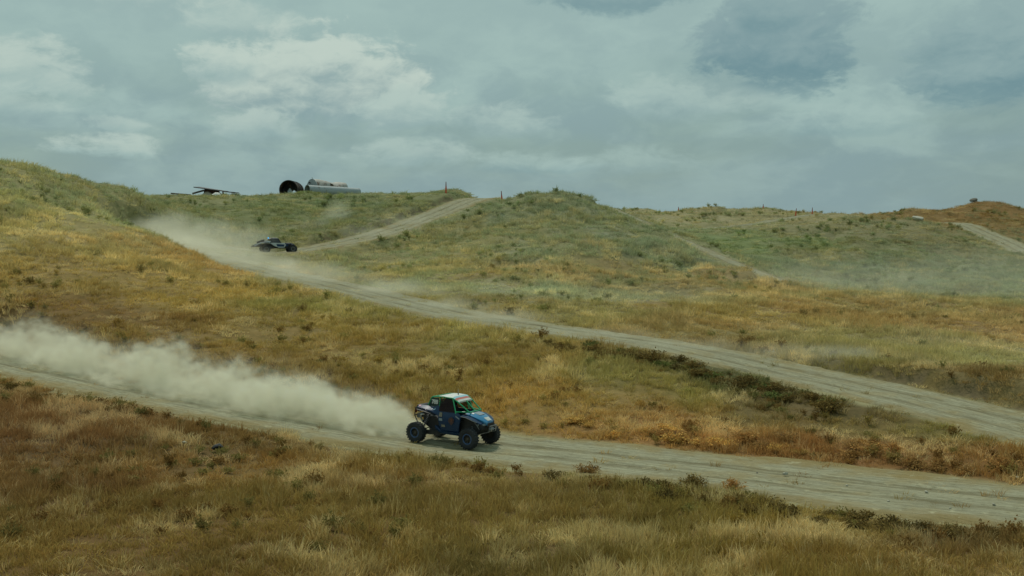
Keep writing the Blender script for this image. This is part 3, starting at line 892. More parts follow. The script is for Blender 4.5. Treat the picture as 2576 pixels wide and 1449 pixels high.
def make_tyre(name, r, w, rr, lugs, mat):
    b = MB(); h = w / 2
    prof = [(rr, -h * 0.72), (rr + 0.03, -h * 0.90), (rr + (r - rr) * 0.45, -h), (rr + (r - rr) * 0.80, -h * 0.97), (r - 0.022, -h * 0.82), (r - 0.012, -h * 0.45), (r - 0.010, 0)]
    prof = prof + [(q, -y) for q, y in reversed(prof[:-1])] + [(rr, -h * 0.72)]
    b.lathe(prof, 40)
    for k in range(lugs):
        a = 2 * math.pi * k / lugs
        for sgn in (-1, 1):
            aa = a + (0.5 * 2 * math.pi / lugs if sgn > 0 else 0)
            rot = Matrix.Rotation(-aa, 3, 'Y') @ Matrix.Rotation(0.28 * sgn, 3, 'X')
            c = Vector((math.cos(aa) * (r - 0.012), sgn * h * 0.52, math.sin(aa) * (r - 0.012)))
            b.box(c, (0.034, h * 0.86, 2 * math.pi * r / lugs * 0.52), rot)
    return b

def wheel(parent, loc, r, w, rr, side, rimmat, ringmat):
    """side: -1 for the right hand wheel, +1 for the left"""
    t = make_tyre('tyre', r, w, rr, 22, None)
    wh = MB().lathe([(0.0, side * 0.02), (rr * 0.35, side * 0.03), (rr * 0.62, side * 0.0), (rr * 0.9, side * 0.02), (rr * 1.0, side * w * 0.30), (rr * 1.0, -side * w * 0.36), (rr * 0.9, -side * w * 0.36), (rr * 0.86, -side * 0.02), (0.0, -side * 0.03)], 28).build('wheel', rimmat, parent, loc=loc)
    t.build('tyre', M['rubber'], wh)
    ring = MB().lathe([(rr * 0.84, side * (w * 0.30)), (rr * 0.86, side * (w * 0.40)), (rr * 1.06, side * (w * 0.40)), (rr * 1.09, side * (w * 0.33)), (rr * 0.84, side * (w * 0.30))], 32)
    ring.build('beadlock_ring', ringmat, wh)
    hb = MB().lathe([(0.0, side * w * 0.28), (0.05, side * w * 0.28), (0.065, side * w * 0.2), (0.07, side * 0.01)], 16)
    for k in range(8):
        a = 2 * math.pi * k / 8
        hb.box((math.cos(a) * rr * 0.5, side * 0.04, math.sin(a) * rr * 0.5), (rr * 0.75, 0.035, 0.03), Matrix.Rotation(-a, 3, 'Y'))
    hb.build('spokes', rimmat, wh)
    return wh

def spring(parent, a, b, r, turns, mat):
    a, b = Vector(a), Vector(b); t = (b - a).normalized(); u = t.orthogonal().normalized(); w = t.cross(u)
    n = turns * 9
    pts = [a + (b - a) * (0.15 + 0.62 * i / n) + (u * math.cos(2 * math.pi * i / 9) + w * math.sin(2 * math.pi * i / 9)) * r for i in range(n + 1)]
    s = MB().tube([a, a + (b - a) * 0.5], 0.024, 8).tube([a + (b - a) * 0.5, b], 0.034, 8).build('shock_absorber', M['black'], parent)
    MB().tube(pts, 0.009, 5).build('coil_spring', mat, s)

# ------------------------------------------------------------------ the blue race buggy
def make_buggy():
    L = TRACKS[0]['line']
    target = P(1148, 1114, 42.0)
    j = int(((L[:, :2] - np.array(target[:2])) ** 2).sum(1).argmin())
    loc, q, hx, hy, hz = pose(L, j, -0.02)
    # keep it on the line of wheels seen in the picture
    root = empty('race_buggy', loc, q)
    tag(root, 'blue off-road race buggy with green roll cage and white roof trailing dust', 'buggy')
    X0 = 1.3
    def S(pts): return [(x - X0, y, z) for x, y, z in pts]
    def poly(pts, y): return [(x - X0, y, z) for x, z in pts]
    # tub and floor
    prof = [(0.62, 0.52), (1.0, 0.43), (2.2, 0.43), (2.85, 0.58), (3.02, 0.80), (2.98, 0.98), (2.3, 1.16), (1.95, 0.95), (1.1, 0.90), (0.75, 1.10), (0.25, 1.12), (0.05, 0.80)]
    MB().plate(poly(prof, -0.50), (0, 1.0, 0)).build('chassis', M['black'], root, bevel=0.02)
    MB().plate(poly([(0.9, 0.405), (2.3, 0.405), (2.9, 0.56), (2.9, 0.59), (2.3, 0.44), (0.9, 0.44)], -0.44), (0, 0.88, 0)).build('skid_plate', M['steel'], root)
    for s in (-1, 1):
        # doors, curved a little outwards
        rows = [(0.60, 1.20, 2.00, 0.690), (0.80, 1.11, 2.05, 0.745), (1.05, 1.06, 2.10, 0.755), (1.24, 1.05, 2.13, 0.725), (1.355, 1.06, 1.93, 0.68)]
        secs = [[(x0 - X0, s * y, z), (x1 - X0, s * (y - 0.05), z), (x1 - X0, s * (y - 0.10), z), (x0 - X0, s * (y - 0.05), z)] for z, x0, x1, y in rows]
        door = MB().loft(secs).build('door', M['blue'], root)
        if s < 0:
            MB().plate(S([(1.09, -0.752, 1.16), (1.26, -0.752, 1.16), (1.24, -0.715, 1.33), (1.12, -0.715, 1.34)]), (0, -0.004, 0)).build('sticker', M['beige'], door)
            MB().plate(S([(1.12, -0.762, 1.00), (1.28, -0.762, 1.00), (1.26, -0.757, 1.10), (1.10, -0.757, 1.10)]), (0, -0.004, 0)).build('sticker', M['greyst'], door)
            MB().plate(S([(1.24, -0.752, 0.76), (1.42, -0.752, 0.76), (1.40, -0.757, 0.85), (1.23, -0.757, 0.85)]), (0, -0.004, 0)).build('sticker', M['beige'], door)
            MB().plate(S([(1.62, -0.757, 0.94), (1.72, -0.757, 0.86), (1.82, -0.757, 0.96), (1.86, -0.757, 1.10), (1.74, -0.748, 1.20), (1.60, -0.748, 1.14), (1.56, -0.757, 1.02)]), (0, -0.004, 0)).build('emblem', M['emblem'], door)
            MB().plate(S([(1.70, -0.763, 1.00), (1.76, -0.763, 1.00), (1.78, -0.763, 1.10), (1.70, -0.763, 1.12)]), (0, -0.004, 0)).build('emblem_spot', M['orange'], door)
            MB().plate(S([(1.9, -0.735, 1.22), (2.1, -0.735, 1.12), (2.1, -0.735, 1.17), (1.92, -0.735, 1.27)]), (0, -0.004, 0)).build('stripe', M['greyst'], door)
        # rocker below the door
        MB().loft([[(x - X0, s * 0.72, z), (x - X0, s * 0.66, z - 0.13), (x - X0, s * 0.50, z - 0.13), (x - X0, s * 0.50, z)] for x, z in ((0.86, 0.76), (1.12, 0.60), (1.5, 0.575), (2.05, 0.575), (2.32, 0.60))]).build('rocker_panel', M['blue'], root, bevel=0.01)
        # rear wing panel running down to the door
        outer = [(-0.02, 1.46, 0.74), (0.30, 1.44, 0.80), (0.70, 1.38, 0.80), (1.02, 1.26, 0.76), (1.10, 1.20, 0.74)]
        inner = [(-0.02, 1.52, 0.50), (0.30, 1.53, 0.52), (0.70, 1.50, 0.54), (0.96, 1.62, 0.52), (1.12, 1.34, 0.66)]
        secs = [[(o_[0] - X0, s * o_[2], o_[1]), (i_[0] - X0, s * i_[2], i_[1]), (i_[0] - X0, s * i_[2], i_[1] - 0.05), (o_[0] - X0, s * o_[2], o_[1] - 0.07)] for o_, i_ in zip(outer, inner)]
        fen = MB().loft(secs).build('rear_fender', M['blue'], root, bevel=0.012)
        MB().loft([[(x - X0, s * (y + 0.02), z), (x - X0, s * (y + 0.07), z - 0.03), (x - X0, s * y, z - 0.06)] for x, z, y in ((0.0, 1.385, 0.74), (0.35, 1.36, 0.80), (0.7, 1.29, 0.80), (1.0, 1.16, 0.76))]).build('fender_flare', M['black'], fen)
        MB().plate(S([(0.0, s * 0.66, 1.492), (0.12, s * 0.72, 1.474), (0.12, s * 0.60, 1.508), (0.0, s * 0.56, 1.514)]), (0, 0, 0.006)).build('sticker', M['pink'], fen)
        MB().plate(S([(0.72, s * 0.74, 1.415), (0.88, s * 0.72, 1.405), (0.87, s * 0.66, 1.47), (0.72, s * 0.66, 1.45)]), (0, s * 0.004, 0.008)).build('sticker', M['pale'], fen)
        # front fender blade
        ff = MB().loft([[(x - X0, s * y0, z), (x - X0, s * y1, z - 0.02), (x - X0, s * y1, z - 0.06), (x - X0, s * y0, z - 0.05)] for x, z, y0, y1 in ((2.12, 1.30, 0.46, 0.70), (2.40, 1.28, 0.44, 0.74), (2.70, 1.17, 0.40, 0.70), (2.98, 1.02, 0.30, 0.52))]).build('front_fender', M['blue'], root, bevel=0.01)
        MB().tube(S([(2.14, s * 0.715, 1.25), (2.42, s * 0.75, 1.235), (2.70, s * 0.71, 1.13), (2.86, s * 0.62, 1.06)]), 0.016, 6).build('edge_trim', M['steel'], ff)
        # lamp pod
        MB().loft([[(2.86 - X0, s * 0.30, 0.99), (2.86 - X0, s * 0.55, 1.00), (2.84 - X0, s * 0.52, 0.90), (2.86 - X0, s * 0.30, 0.90)], [(3.05 - X0, s * 0.22, 0.99), (3.0 - X0, s * 0.40, 0.97), (2.98 - X0, s * 0.38, 0.90), (3.03 - X0, s * 0.22, 0.90)]]).build('headlight', M['greyst'], root)
        MB().tube(S([(2.72, s * 0.56, 1.04), (2.84, s * 0.55, 0.92), (2.90, s * 0.50, 0.78)]), 0.015, 6).build('nose_strut', M['steel'], root)
    # hood
    hs = []
    for x, hwid, zc, ze in ((2.22, 0.50, 1.40, 1.33), (2.45, 0.48, 1.37, 1.29), (2.75, 0.42, 1.27, 1.19), (3.0, 0.31, 1.14, 1.07), (3.10, 0.24, 1.06, 1.0)):
        hs.append([(x - X0, -hwid, ze), (x - X0, -hwid * 0.62, zc), (x - X0, hwid * 0.62, zc), (x - X0, hwid, ze), (x - X0, hwid * 0.9, ze - 0.10), (x - X0, -hwid * 0.9, ze - 0.10)])
    hood = MB().loft(hs).build('hood', M['bluel'], root, bevel=0.012)
    MB().plate(S([(2.30, -0.22, 1.398), (2.72, -0.19, 1.290), (2.72, 0.19, 1.290), (2.30, 0.22, 1.398)]), (0.004, 0, 0.010)).build('hood_print', M['greyst'], hood)
    MB().plate(S([(2.90, -0.17, 1.20), (3.07, -0.13, 1.092), (3.07, 0.13, 1.092), (2.90, 0.17, 1.20)]), (0.006, 0, 0.010)).build('nose_panel', M['white'], hood)
    MB().plate(S([(2.36, -0.36, 1.362), (2.52, -0.345, 1.328), (2.52, -0.27, 1.355), (2.36, -0.28, 1.385)]), (0.004, 0, 0.009)).build('sticker', M['white'], hood)
    MB().box((3.08 - X0, 0, 0.93), (0.06, 0.44, 0.16)).build('grille', M['black'], root, bevel=0.015)
    # roof with stripes over the brow
    rs = []
    for x, hwid, z in ((0.80, 0.50, 1.93), (1.05, 0.52, 1.985), (1.40, 0.52, 1.995), (1.62, 0.515, 1.975)):
        rs.append([(x - X0, -hwid, z - 0.035), (x - X0, -hwid * 0.7, z), (x - X0, hwid * 0.7, z), (x - X0, hwid, z - 0.035), (x - X0, hwid, z - 0.06), (x - X0, -hwid, z - 0.06)])
    roof = MB().loft(rs).build('roof', M['white'], root, bevel=0.008)
    def brow(x0, x1, nm, mat):
        f = lambda x: 1.975 - (x - 1.62) * 0.62
        s2 = []
        for x in (x0, x1):
            z = f(x); hwid = 0.515 - (x - 1.62) * 0.06
            s2.append([(x - X0, -hwid, z - 0.035), (x - X0, -hwid * 0.7, z), (x - X0, hwid * 0.7, z), (x - X0, hwid, z - 0.035), (x - X0, hwid, z - 0.06), (x - X0, -hwid, z - 0.06)])
        MB().loft(s2).build(nm, mat, roof)
    brow(1.622, 1.70, 'brow_stripe', M['pale']); brow(1.702, 1.80, 'brow_stripe', M['red']); brow(1.802, 1.89, 'brow_lip', M['white'])
    an = MB().tube(S([(1.46, 0.10, 1.99), (1.455, 0.10, 2.06)]), 0.022, 8).build('antenna_base', M['black'], roof)
    MB().tube(S([(1.455, 0.10, 2.06), (1.45, 0.10, 2.22)]), 0.006, 6).build('antenna', M['white'], an)
    # roll cage: each bar apart
    r = 0.028
    hoop = MB().tube(S([(0.98, -0.60, 1.22), (0.985, -0.54, 1.55), (1.0, -0.50, 1.88), (1.0, -0.44, 1.93), (1.0, 0.44, 1.93), (1.0, 0.50, 1.88), (0.985, 0.54, 1.55), (0.98, 0.60, 1.22)]), r, 8).build('roll_cage', M['green'], root)
    for s in (-1, 1):
        MB().tube(S([(0.32, s * 0.47, 1.44), (0.44, s * 0.49, 1.66), (0.56, s * 0.51, 1.86), (0.66, s * 0.52, 1.91), (0.80, s * 0.525, 1.925), (1.2, s * 0.535, 1.945), (1.62, s * 0.53, 1.92), (1.72, s * 0.525, 1.87)]), r, 8).build('cage_bar', M['green'], hoop)
        MB().tube(S([(1.72, s * 0.525, 1.87), (1.85, s * 0.50, 1.79), (2.38, s * 0.42, 1.405)]), r, 8).build('cage_bar', M['green'], hoop)
        MB().tube(S([(1.64, s * 0.535, 1.90), (1.75, s * 0.58, 1.62), (1.86, s * 0.63, 1.30)]), r, 8).build('cage_bar', M['green'], hoop)
        MB().tube(S([(1.84, s * 0.61, 1.40), (2.38, s * 0.42, 1.405)]), r * 0.9, 8).build('cage_bar', M['green'], hoop)
    MB().tube(S([(2.38, -0.42, 1.405), (2.38, 0.42, 1.405)]), r, 8).build('cage_bar', M['green'], hoop)
    MB().tube(S([(1.84, 0.08, 1.80), (2.38, 0.0, 1.405)]), r, 8).build('cage_bar', M['green'], hoop)
    MB().tube(S([(1.74, 0.28, 1.86), (1.95, 0.20, 1.42)]), r * 0.9, 8).build('cage_bar', M['green'], hoop)
    MB().tube(S([(0.60, -0.51, 1.89), (0.60, 0.51, 1.89)]), r, 8).build('cage_bar', M['green'], hoop)
    MB().tube(S([(0.60, -0.5, 1.88), (0.99, 0.5, 1.35)]), r * 0.8, 8).build('cage_bar', M['green'], hoop)
    # side panels with the race number, window nets
    num = text_mesh('788', 0.235); num.materials.clear(); num.materials.append(M['white'])
    for s in (-1, 1):
        pn = MB().plate(S([(0.42, s * 0.51, 1.52), (0.60, s * 0.52, 1.855), (0.95, s * 0.53, 1.88), (0.955, s * 0.555, 1.60), (0.84, s * 0.555, 1.50)]), (0, s * 0.012, 0)).build('quarter_panel', M['panel'], root)
        t = bpy.data.objects.new('race_number', num)
        t.rotation_euler = (R(90 - 4), 0, 0) if s < 0 else (R(90 - 4), 0, R(180))
        t.location = (0.755 - X0, s * 0.560, 1.70)
        link(t, pn)
        nt = MB()
        def npt(u, v):      # u along the opening 0..1, v up 0..1
            z = 1.365 + 0.50 * v
            xa = 1.03; xb = 1.83 - 0.20 * v
            return Vector((xa + (xb - xa) * u - X0, s * (0.655 - 0.125 * v), z))
        for k in range(9):
            v0, v1 = k / 9 + 0.012, k / 9 + 0.078
            nt.plate([npt(0, v0), npt(1, v0), npt(1, v1), npt(0, v1)], (0, s * 0.006, 0))
        for k in range(14):
            u0, u1 = k / 14 + 0.005, k / 14 + 0.042
            nt.plate([npt(u0, 0) + Vector((0, s * 0.008, 0)), npt(u1, 0) + Vector((0, s * 0.008, 0)), npt(u1, 1) + Vector((0, s * 0.008, 0)), npt(u0, 1) + Vector((0, s * 0.008, 0))], (0, s * 0.005, 0))
        nt.build('window_net', M['net'], root)
    # cockpit
    for s in (-1, 1):
        st = MB().loft([[(x - X0, s * 0.27 - 0.20, z), (x - X0, s * 0.27 + 0.20, z), (x - X0 - 0.10, s * 0.27 + 0.22, z), (x - X0 - 0.10, s * 0.27 - 0.22, z)] for x, z in ((1.42, 0.92), (1.30, 1.15), (1.22, 1.45))]).build('seat', M['seat'], root, bevel=0.03)
        MB().box((1.17 - X0, s * 0.27, 1.58), (0.10, 0.26, 0.22)).build('headrest', M['seat'], st, bevel=0.03)
        MB().box((1.55 - X0, s * 0.27, 0.97), (0.45, 0.42, 0.12)).build('seat_cushion', M['seat'], st, bevel=0.03)
    MB().plate(S([(0.92, -0.5, 0.9), (0.92, 0.5, 0.9), (0.97, 0.48, 1.62), (0.97, -0.48, 1.62)]), (-0.02, 0, 0)).build('firewall', M['black'], root)  # panel added to block light through the cab behind the nets
    MB().loft([[(x - X0, -0.52, z), (x - X0, 0.52, z), (x - X0, 0.52, z - 0.22), (x - X0, -0.52, z - 0.22)] for x, z in ((2.06, 1.30), (2.30, 1.34))]).build('dashboard', M['black'], root, bevel=0.02)
    MB().tube([(2.0 - X0 + 0.06 * math.cos(a), 0.27 + 0.16 * math.sin(a), 1.30 + 0.15 * math.cos(a)) for a in [2 * math.pi * k / 16 for k in range(17)]], 0.014, 6).build('steering_wheel', M['black'], root)
    # tail: engine, intake box, silencer, bumper, lamps
    eng = MB().box((0.28 - X0, 0, 0.98), (0.62, 0.62, 0.50)).box((0.30 - X0, 0, 1.30), (0.40, 0.46, 0.20)).build('engine', M['black'], root, bevel=0.03)
    MB().lathe([(0.0, -0.36), (0.13, -0.36), (0.155, -0.30), (0.155, 0.30), (0.13, 0.36), (0.0, 0.36)], 20, (-0.22 - X0, 0, 1.33)).build('airbox', M['black'], eng)
    MB().lathe([(0.0, -0.34), (0.10, -0.34), (0.11, -0.28), (0.11, 0.28), (0.10, 0.34), (0.0, 0.34)], 18, (-0.24 - X0, 0, 1.02)).build('silencer', M['steel'], eng)
    MB().tube(S([(0.15, -0.20, 0.72), (-0.05, -0.30, 0.80), (-0.20, -0.28, 1.0)]), 0.04, 8).build('exhaust_pipe', M['steel'], eng)
    rb = MB().tube(S([(0.1, -0.48, 1.42), (-0.30, -0.46, 1.36), (-0.36, -0.44, 1.05), (-0.18, -0.36, 0.60), (0.2, -0.36, 0.5)]), 0.022, 7).tube(S([(0.1, 0.48, 1.42), (-0.30, 0.46, 1.36), (-0.36, 0.44, 1.05), (-0.18, 0.36, 0.60), (0.2, 0.36, 0.5)]), 0.022, 7).tube(S([(-0.36, -0.44, 1.05), (-0.36, 0.44, 1.05)]), 0.022, 7).tube(S([(-0.31, -0.46, 1.36), (-0.31, 0.46, 1.36)]), 0.022, 7).build('rear_bumper', M['black'], root)
    for s in (-1, 1):
        MB().box((-0.34 - X0, s * 0.38, 1.22), (0.05, 0.10, 0.14)).build('tail_light', M['lamp'], root, bevel=0.01)
    MB().plate(S([(-0.02, -0.49, 1.13), (0.20, -0.50, 1.15), (0.20, -0.50, 1.12), (0.03, -0.50, 1.10), (0.03, -0.49, 1.0), (-0.02, -0.49, 1.0)]), (0, -0.01, 0)).build('bracket', M['chrome'], root)
    # running gear
    for s in (-1, 1):
        MB().loft([[(x - X0, s * y - 0.05, z - h), (x - X0, s * y + 0.05, z - h), (x - X0, s * y + 0.05, z + h), (x - X0, s * y - 0.05, z + h)] for x, y, z, h in ((1.12, 0.52, 0.50, 0.05), (0.6, 0.55, 0.44, 0.09), (0.05, 0.60, 0.43, 0.08))]).build('trailing_arm', M['black'], root, bevel=0.01)
        MB().tube(S([(0.22, s * 0.12, 0.55), (0.02, s * 0.64, 0.48)]), 0.02, 7).build('radius_rod', M['black'], root)
        MB().tube(S([(0.10, s * 0.12, 0.36), (0.0, s * 0.64, 0.33)]), 0.02, 7).build('radius_rod', M['black'], root)
        MB().tube(S([(0.0, s * 0.15, 0.45), (0.0, s * 0.70, 0.42)]), 0.03, 8).build('drive_shaft', M['black'], root)
        spring(root, (0.12 - X0, s * 0.58, 0.50), (0.55 - X0, s * 0.50, 1.28), 0.06, 8, M['spring'])
        MB().tube(S([(2.40, s * 0.25, 0.52), (2.60, s * 0.70, 0.40), (2.82, s * 0.25, 0.58)]), 0.022, 7).build('control_arm', M['black'], root)
        MB().tube(S([(2.42, s * 0.28, 0.76), (2.60, s * 0.68, 0.58), (2.80, s * 0.28, 0.78)]), 0.02, 7).build('control_arm', M['black'], root)
        spring(root, (2.62 - X0, s * 0.58, 0.46), (2.52 - X0, s * 0.36, 1.16), 0.055, 7, M['spring'])
        wheel(root, (0 - X0, s * 0.80, 0.415), 0.415, 0.32, 0.205, s, M['rimdark'], M['rimblue'])
        wheel(root, (2.6 - X0, s * 0.80, 0.415), 0.415, 0.29, 0.205, s, M['rimdark'], M['rimblue'])
    fb = MB().tube(S([(3.0, -0.22, 0.60), (3.20, -0.24, 0.66), (3.24, -0.25, 0.90), (3.24, 0.25, 0.90), (3.20, 0.24, 0.66), (3.0, 0.22, 0.60)]), 0.020, 7).build('front_bumper', M['steel'], root)
    MB().tube(S([(3.235, -0.24, 0.76), (3.235, 0.24, 0.76)]), 0.014, 6).build('bumper_bar', M['steel'], fb)
    MB().tube(S([(3.235, -0.10, 0.68), (3.24, -0.08, 0.88)]), 0.014, 6).build('bumper_bar', M['chrome'], fb)
    MB().tube(S([(3.235, 0.20, 0.68), (3.24, 0.22, 0.88)]), 0.014, 6).build('bumper_bar', M['chrome'], fb)
    MB().box((3.16 - X0, 0, 0.76), (0.10, 0.26, 0.10)).build('winch', M['greyst'], fb, bevel=0.01)
    return root
buggy = make_buggy()

# ------------------------------------------------------------------ the far race truck
def make_truck():
    L = TRACKS[1]['line']
    target = P(697, 636, 117.0)
    seg = np.arange(len(L))
    half = int(((L[:, :2] - np.array(P(395, 606, 117)[:2])) ** 2).sum(1).argmin())
    d = ((L[:, :2] - np.array(target[:2])) ** 2).sum(1); d[:half] = 1e9
    j = int(d.argmin())
    loc, q, hx, hy, hz = pose(L, j, -0.02)
    root = empty('race_truck', loc, q)
    tag(root, 'white and dark blue desert race truck with sloping tail climbing the dusty bend', 'truck')
    X0 = 1.5
    def S(pts): return [(x - X0, y, z) for x, y, z in pts]
    def poly(pts, y): return [(x - X0, y, z) for x, z in pts]
    MB().plate(poly([(0.45, 0.55), (2.5, 0.50), (3.15, 0.70), (3.2, 0.95), (2.5, 1.05), (1.9, 1.02), (0.4, 1.08), (-0.6, 1.02), (-1.15, 0.85), (-1.1, 0.70), (-0.4, 0.72)], -0.62), (0, 1.24, 0)).build('chassis', M['black'], root, bevel=0.03)
    for s in (-1, 1):
        MB().plate(poly([(-0.15, 1.12), (1.0, 1.16), (2.05, 1.10), (2.25, 0.92), (2.05, 0.62), (1.45, 0.60), (0.95, 0.78), (0.62, 1.0)], s * 0.80), (0, -s * 0.05, 0)).build('side_panel', M['trgrey'], root, bevel=0.012)
        MB().plate(poly([(1.25, 0.72), (2.0, 0.70), (2.08, 0.96), (1.15, 1.02)], s * 0.806), (0, -s * 0.004, 0)).build('side_print', M['blue'], root)
        MB().plate(poly([(2.10, 1.12), (2.45, 1.06), (2.55, 0.80), (2.22, 0.70), (2.26, 0.92)], s * 0.78), (0, -s * 0.05, 0)).build('front_panel', M['blue'], root, bevel=0.01)
        # arched rear fender falling away to the tail
        arch = [(-1.30, 0.80, 1.00), (-0.95, 1.0, 1.02), (-0.55, 1.17, 1.04), (-0.1, 1.24, 1.04), (0.32, 1.20, 1.0), (0.58, 1.06, 0.92)]
        MB().loft([[(x - X0, s * y, z), (x - X0, s * 0.55, z + 0.05), (x - X0, s * 0.55, z), (x - X0, s * y, z - 0.10)] for x, z, y in arch]).build('rear_fender', M['trdeck'], root, bevel=0.012)
        fa = [(2.30, 1.08, 0.86), (2.62, 1.14, 0.92), (2.95, 1.08, 0.92), (3.2, 0.94, 0.85)]
        MB().loft([[(x - X0, s * y, z), (x - X0, s * 0.50, z + 0.04), (x - X0, s * 0.50, z), (x - X0, s * y, z - 0.06)] for x, z, y in fa]).build('front_fender', M['black'], root, bevel=0.01)
        MB().plate(S([(0.40, s * 0.72, 1.17), (1.62, s * 0.73, 1.15), (1.36, s * 0.63, 1.62), (0.72, s * 0.62, 1.62)]), (0, -s * 0.02, 0)).build('side_window', M['glassd'], root)
        MB().plate(S([(-0.1, s * 0.74, 1.16), (0.45, s * 0.74, 1.18), (0.55, s * 0.70, 1.36), (0.10, s * 0.70, 1.34)]), (0, -s * 0.03, 0)).build('quarter_panel', M['trgrey'], root)
        wheel(root, (0 - X0, s * 0.92, 0.46), 0.46, 0.36, 0.22, s, M['rimdark'], M['steel'])
        wheel(root, (3.0 - X0, s * 0.92, 0.46), 0.46, 0.32, 0.22, s, M['rimdark'], M['steel'])
        MB().tube(S([(2.7, s * 0.4, 0.62), (3.0, s * 0.85, 0.46), (3.1, s * 0.4, 0.66)]), 0.035, 7).build('control_arm', M['black'], root)
        MB().tube(S([(2.95, s * 0.7, 0.5), (2.8, s * 0.55, 1.05)]), 0.05, 8).build('shock_absorber', M['black'], root)
        MB().tube(S([(0.9, s * 0.6, 0.55), (0.0, s * 0.78, 0.46)]), 0.05, 7).build('trailing_arm', M['black'], root)
        MB().box((3.2 - X0, s * 0.42, 0.98), (0.08, 0.16, 0.12)).build('headlight', M['white'], root, bevel=0.02)
        MB().tube(S([(1.70, s * 0.72, 1.13), (1.42, s * 0.62, 1.64), (0.62, s * 0.60, 1.66), (0.05, s * 0.66, 1.30), (-0.3, s * 0.6, 1.15)]), 0.03, 7).build('cage_bar', M['black'], root)
    rs = [[(x - X0, -w, z - 0.05), (x - X0, -w * 0.6, z), (x - X0, w * 0.6, z), (x - X0, w, z - 0.05), (x - X0, w, z - 0.08), (x - X0, -w, z - 0.08)] for x, w, z in ((0.42, 0.58, 1.62), (0.70, 0.62, 1.72), (1.1, 0.63, 1.74), (1.42, 0.60, 1.69))]
    roof = MB().loft(rs).build('roof', M['trdeck'], root, bevel=0.01)
    lm, N, out = new_mat('lit_blue_beacon')
    em = N.n('ShaderNodeEmission'); em.inputs[0].default_value = (0.10, 0.55, 1.0, 1); em.inputs[1].default_value = 1.6
    lm.node_tree.links.new(em.outputs[0], out.inputs[0])
    bs = MB().tube(S([(0.30, -0.56, 1.50), (0.30, -0.56, 1.66)]), 0.035, 8).build('beacon_post', M['blue'], root)
    MB().lathe([(0.0, -0.07), (0.06, -0.06), (0.085, 0.0), (0.06, 0.06), (0.0, 0.07)], 14, (0.30 - X0, -0.56, 1.70)).build('beacon_lamp', lm, bs)
    MB().plate(S([(1.72, -0.66, 1.12), (1.72, 0.66, 1.12), (1.43, 0.58, 1.64), (1.43, -0.58, 1.64)]), (0.02, 0, 0.01)).build('windscreen', M['glassd'], root)
    MB().loft([[(x - X0, -w, z - 0.06), (x - X0, -w * 0.6, z), (x - X0, w * 0.6, z), (x - X0, w, z - 0.06), (x - X0, w, z - 0.14), (x - X0, -w, z - 0.14)] for x, w, z in ((1.74, 0.66, 1.15), (2.4, 0.58, 1.12), (3.0, 0.50, 1.04), (3.25, 0.44, 0.94))]).build('hood', M['blue'], root, bevel=0.015)
    MB().loft([[(x - X0, -w, z), (x - X0, w, z), (x - X0, w, z - 0.05), (x - X0, -w, z - 0.05)] for x, w, z in ((-1.32, 0.60, 0.92), (-0.7, 0.58, 1.15), (0.0, 0.58, 1.32), (0.45, 0.58, 1.56))]).build('rear_deck', M['panel'], root, bevel=0.01)
    MB().tube(S([(-1.30, -0.75, 0.72), (-1.42, -0.6, 0.72), (-1.42, 0.6, 0.72), (-1.30, 0.75, 0.72)]), 0.04, 8).tube(S([(-1.40, -0.5, 0.72), (-1.34, -0.5, 0.90)]), 0.03, 6).tube(S([(-1.40, 0.5, 0.72), (-1.34, 0.5, 0.90)]), 0.03, 6).build('rear_bumper', M['black'], root)
    sp = make_tyre('tyre', 0.44, 0.30, 0.22, 22, None)
    so = sp.build('spare_tyre', M['rubber'], root, loc=(-0.45 - X0, 0, 1.30)); so.rotation_euler = (R(70), 0, R(90))
    MB().tube(S([(3.2, -0.4, 0.70), (3.38, -0.36, 0.74), (3.38, 0.36, 0.74), (3.2, 0.4, 0.70)]), 0.035, 8).build('front_bumper', M['steel'], root)
    MB().box((-0.05 - X0, -0.3, 1.42), (0.10, 0.10, 0.12)).build('light_pod', M['white'], root, bevel=0.02)
    return root
truck = make_truck()

# ------------------------------------------------------------------ old tanks on the skyline
def rust_metal(name, base, rust=0.5, scale=0.8):
    m, N, out = new_mat(name)
    b = N.n('ShaderNodeBsdfPrincipled'); t = N.n('ShaderNodeTexCoord'); p = t.outputs['Object']
    n1 = N.noise(p, scale, 6, 0.65, 0.4); n2 = N.noise(N.map(p, scale=(0.35, 1, 1)), scale * 5, 5, 0.6)
    c = N.mix(n2, tuple(0.8 * v for v in base), tuple(1.2 * v for v in base))
    c = N.mix(N.rng(n1, 0.62 - 0.3 * rust, 0.78 - 0.3 * rust), c, N.mix(n2, (0.075, 0.045, 0.03), (0.17, 0.105, 0.07)))
    N.put(b.inputs['Base Color'], c); b.inputs['Roughness'].default_value = 0.7; b.inputs['Metallic'].default_value = 0.15
    bp = N.n('ShaderNodeBump'); bp.inputs['Strength'].default_value = 0.4; bp.inputs['Distance'].default_value = 0.05
    m.node_tree.links.new(n2, bp.inputs['Height']); m.node_tree.links.new(bp.outputs[0], b.inputs['Normal'])
    m.node_tree.links.new(b.outputs[0], out.inputs[0])
    return m
M['tankgrey'] = rust_metal('weathered_grey_steel', (0.33, 0.37, 0.37), 0.14)
M['tankmid'] = rust_metal('rust_stained_steel', (0.36, 0.35, 0.31), 0.40)
M['tankrust'] = rust_metal('rusty_black_steel', (0.035, 0.03, 0.03), 0.45)
M['inside'] = rust_metal('dark_tank_inside', (0.02, 0.02, 0.022), 0.2)  # near-black steel of the bulkhead and pipe stubs
M['roofdk'] = rust_metal('dark_roofing_sheet', (0.05, 0.055, 0.055), 0.2)
M['redwall'] = pbr('red_brown_boards', (0.11, 0.05, 0.035), 0.8)
M['tarp'] = pbr('dirty_white_sheet', (0.66, 0.65, 0.58), 0.7, var=0.08)
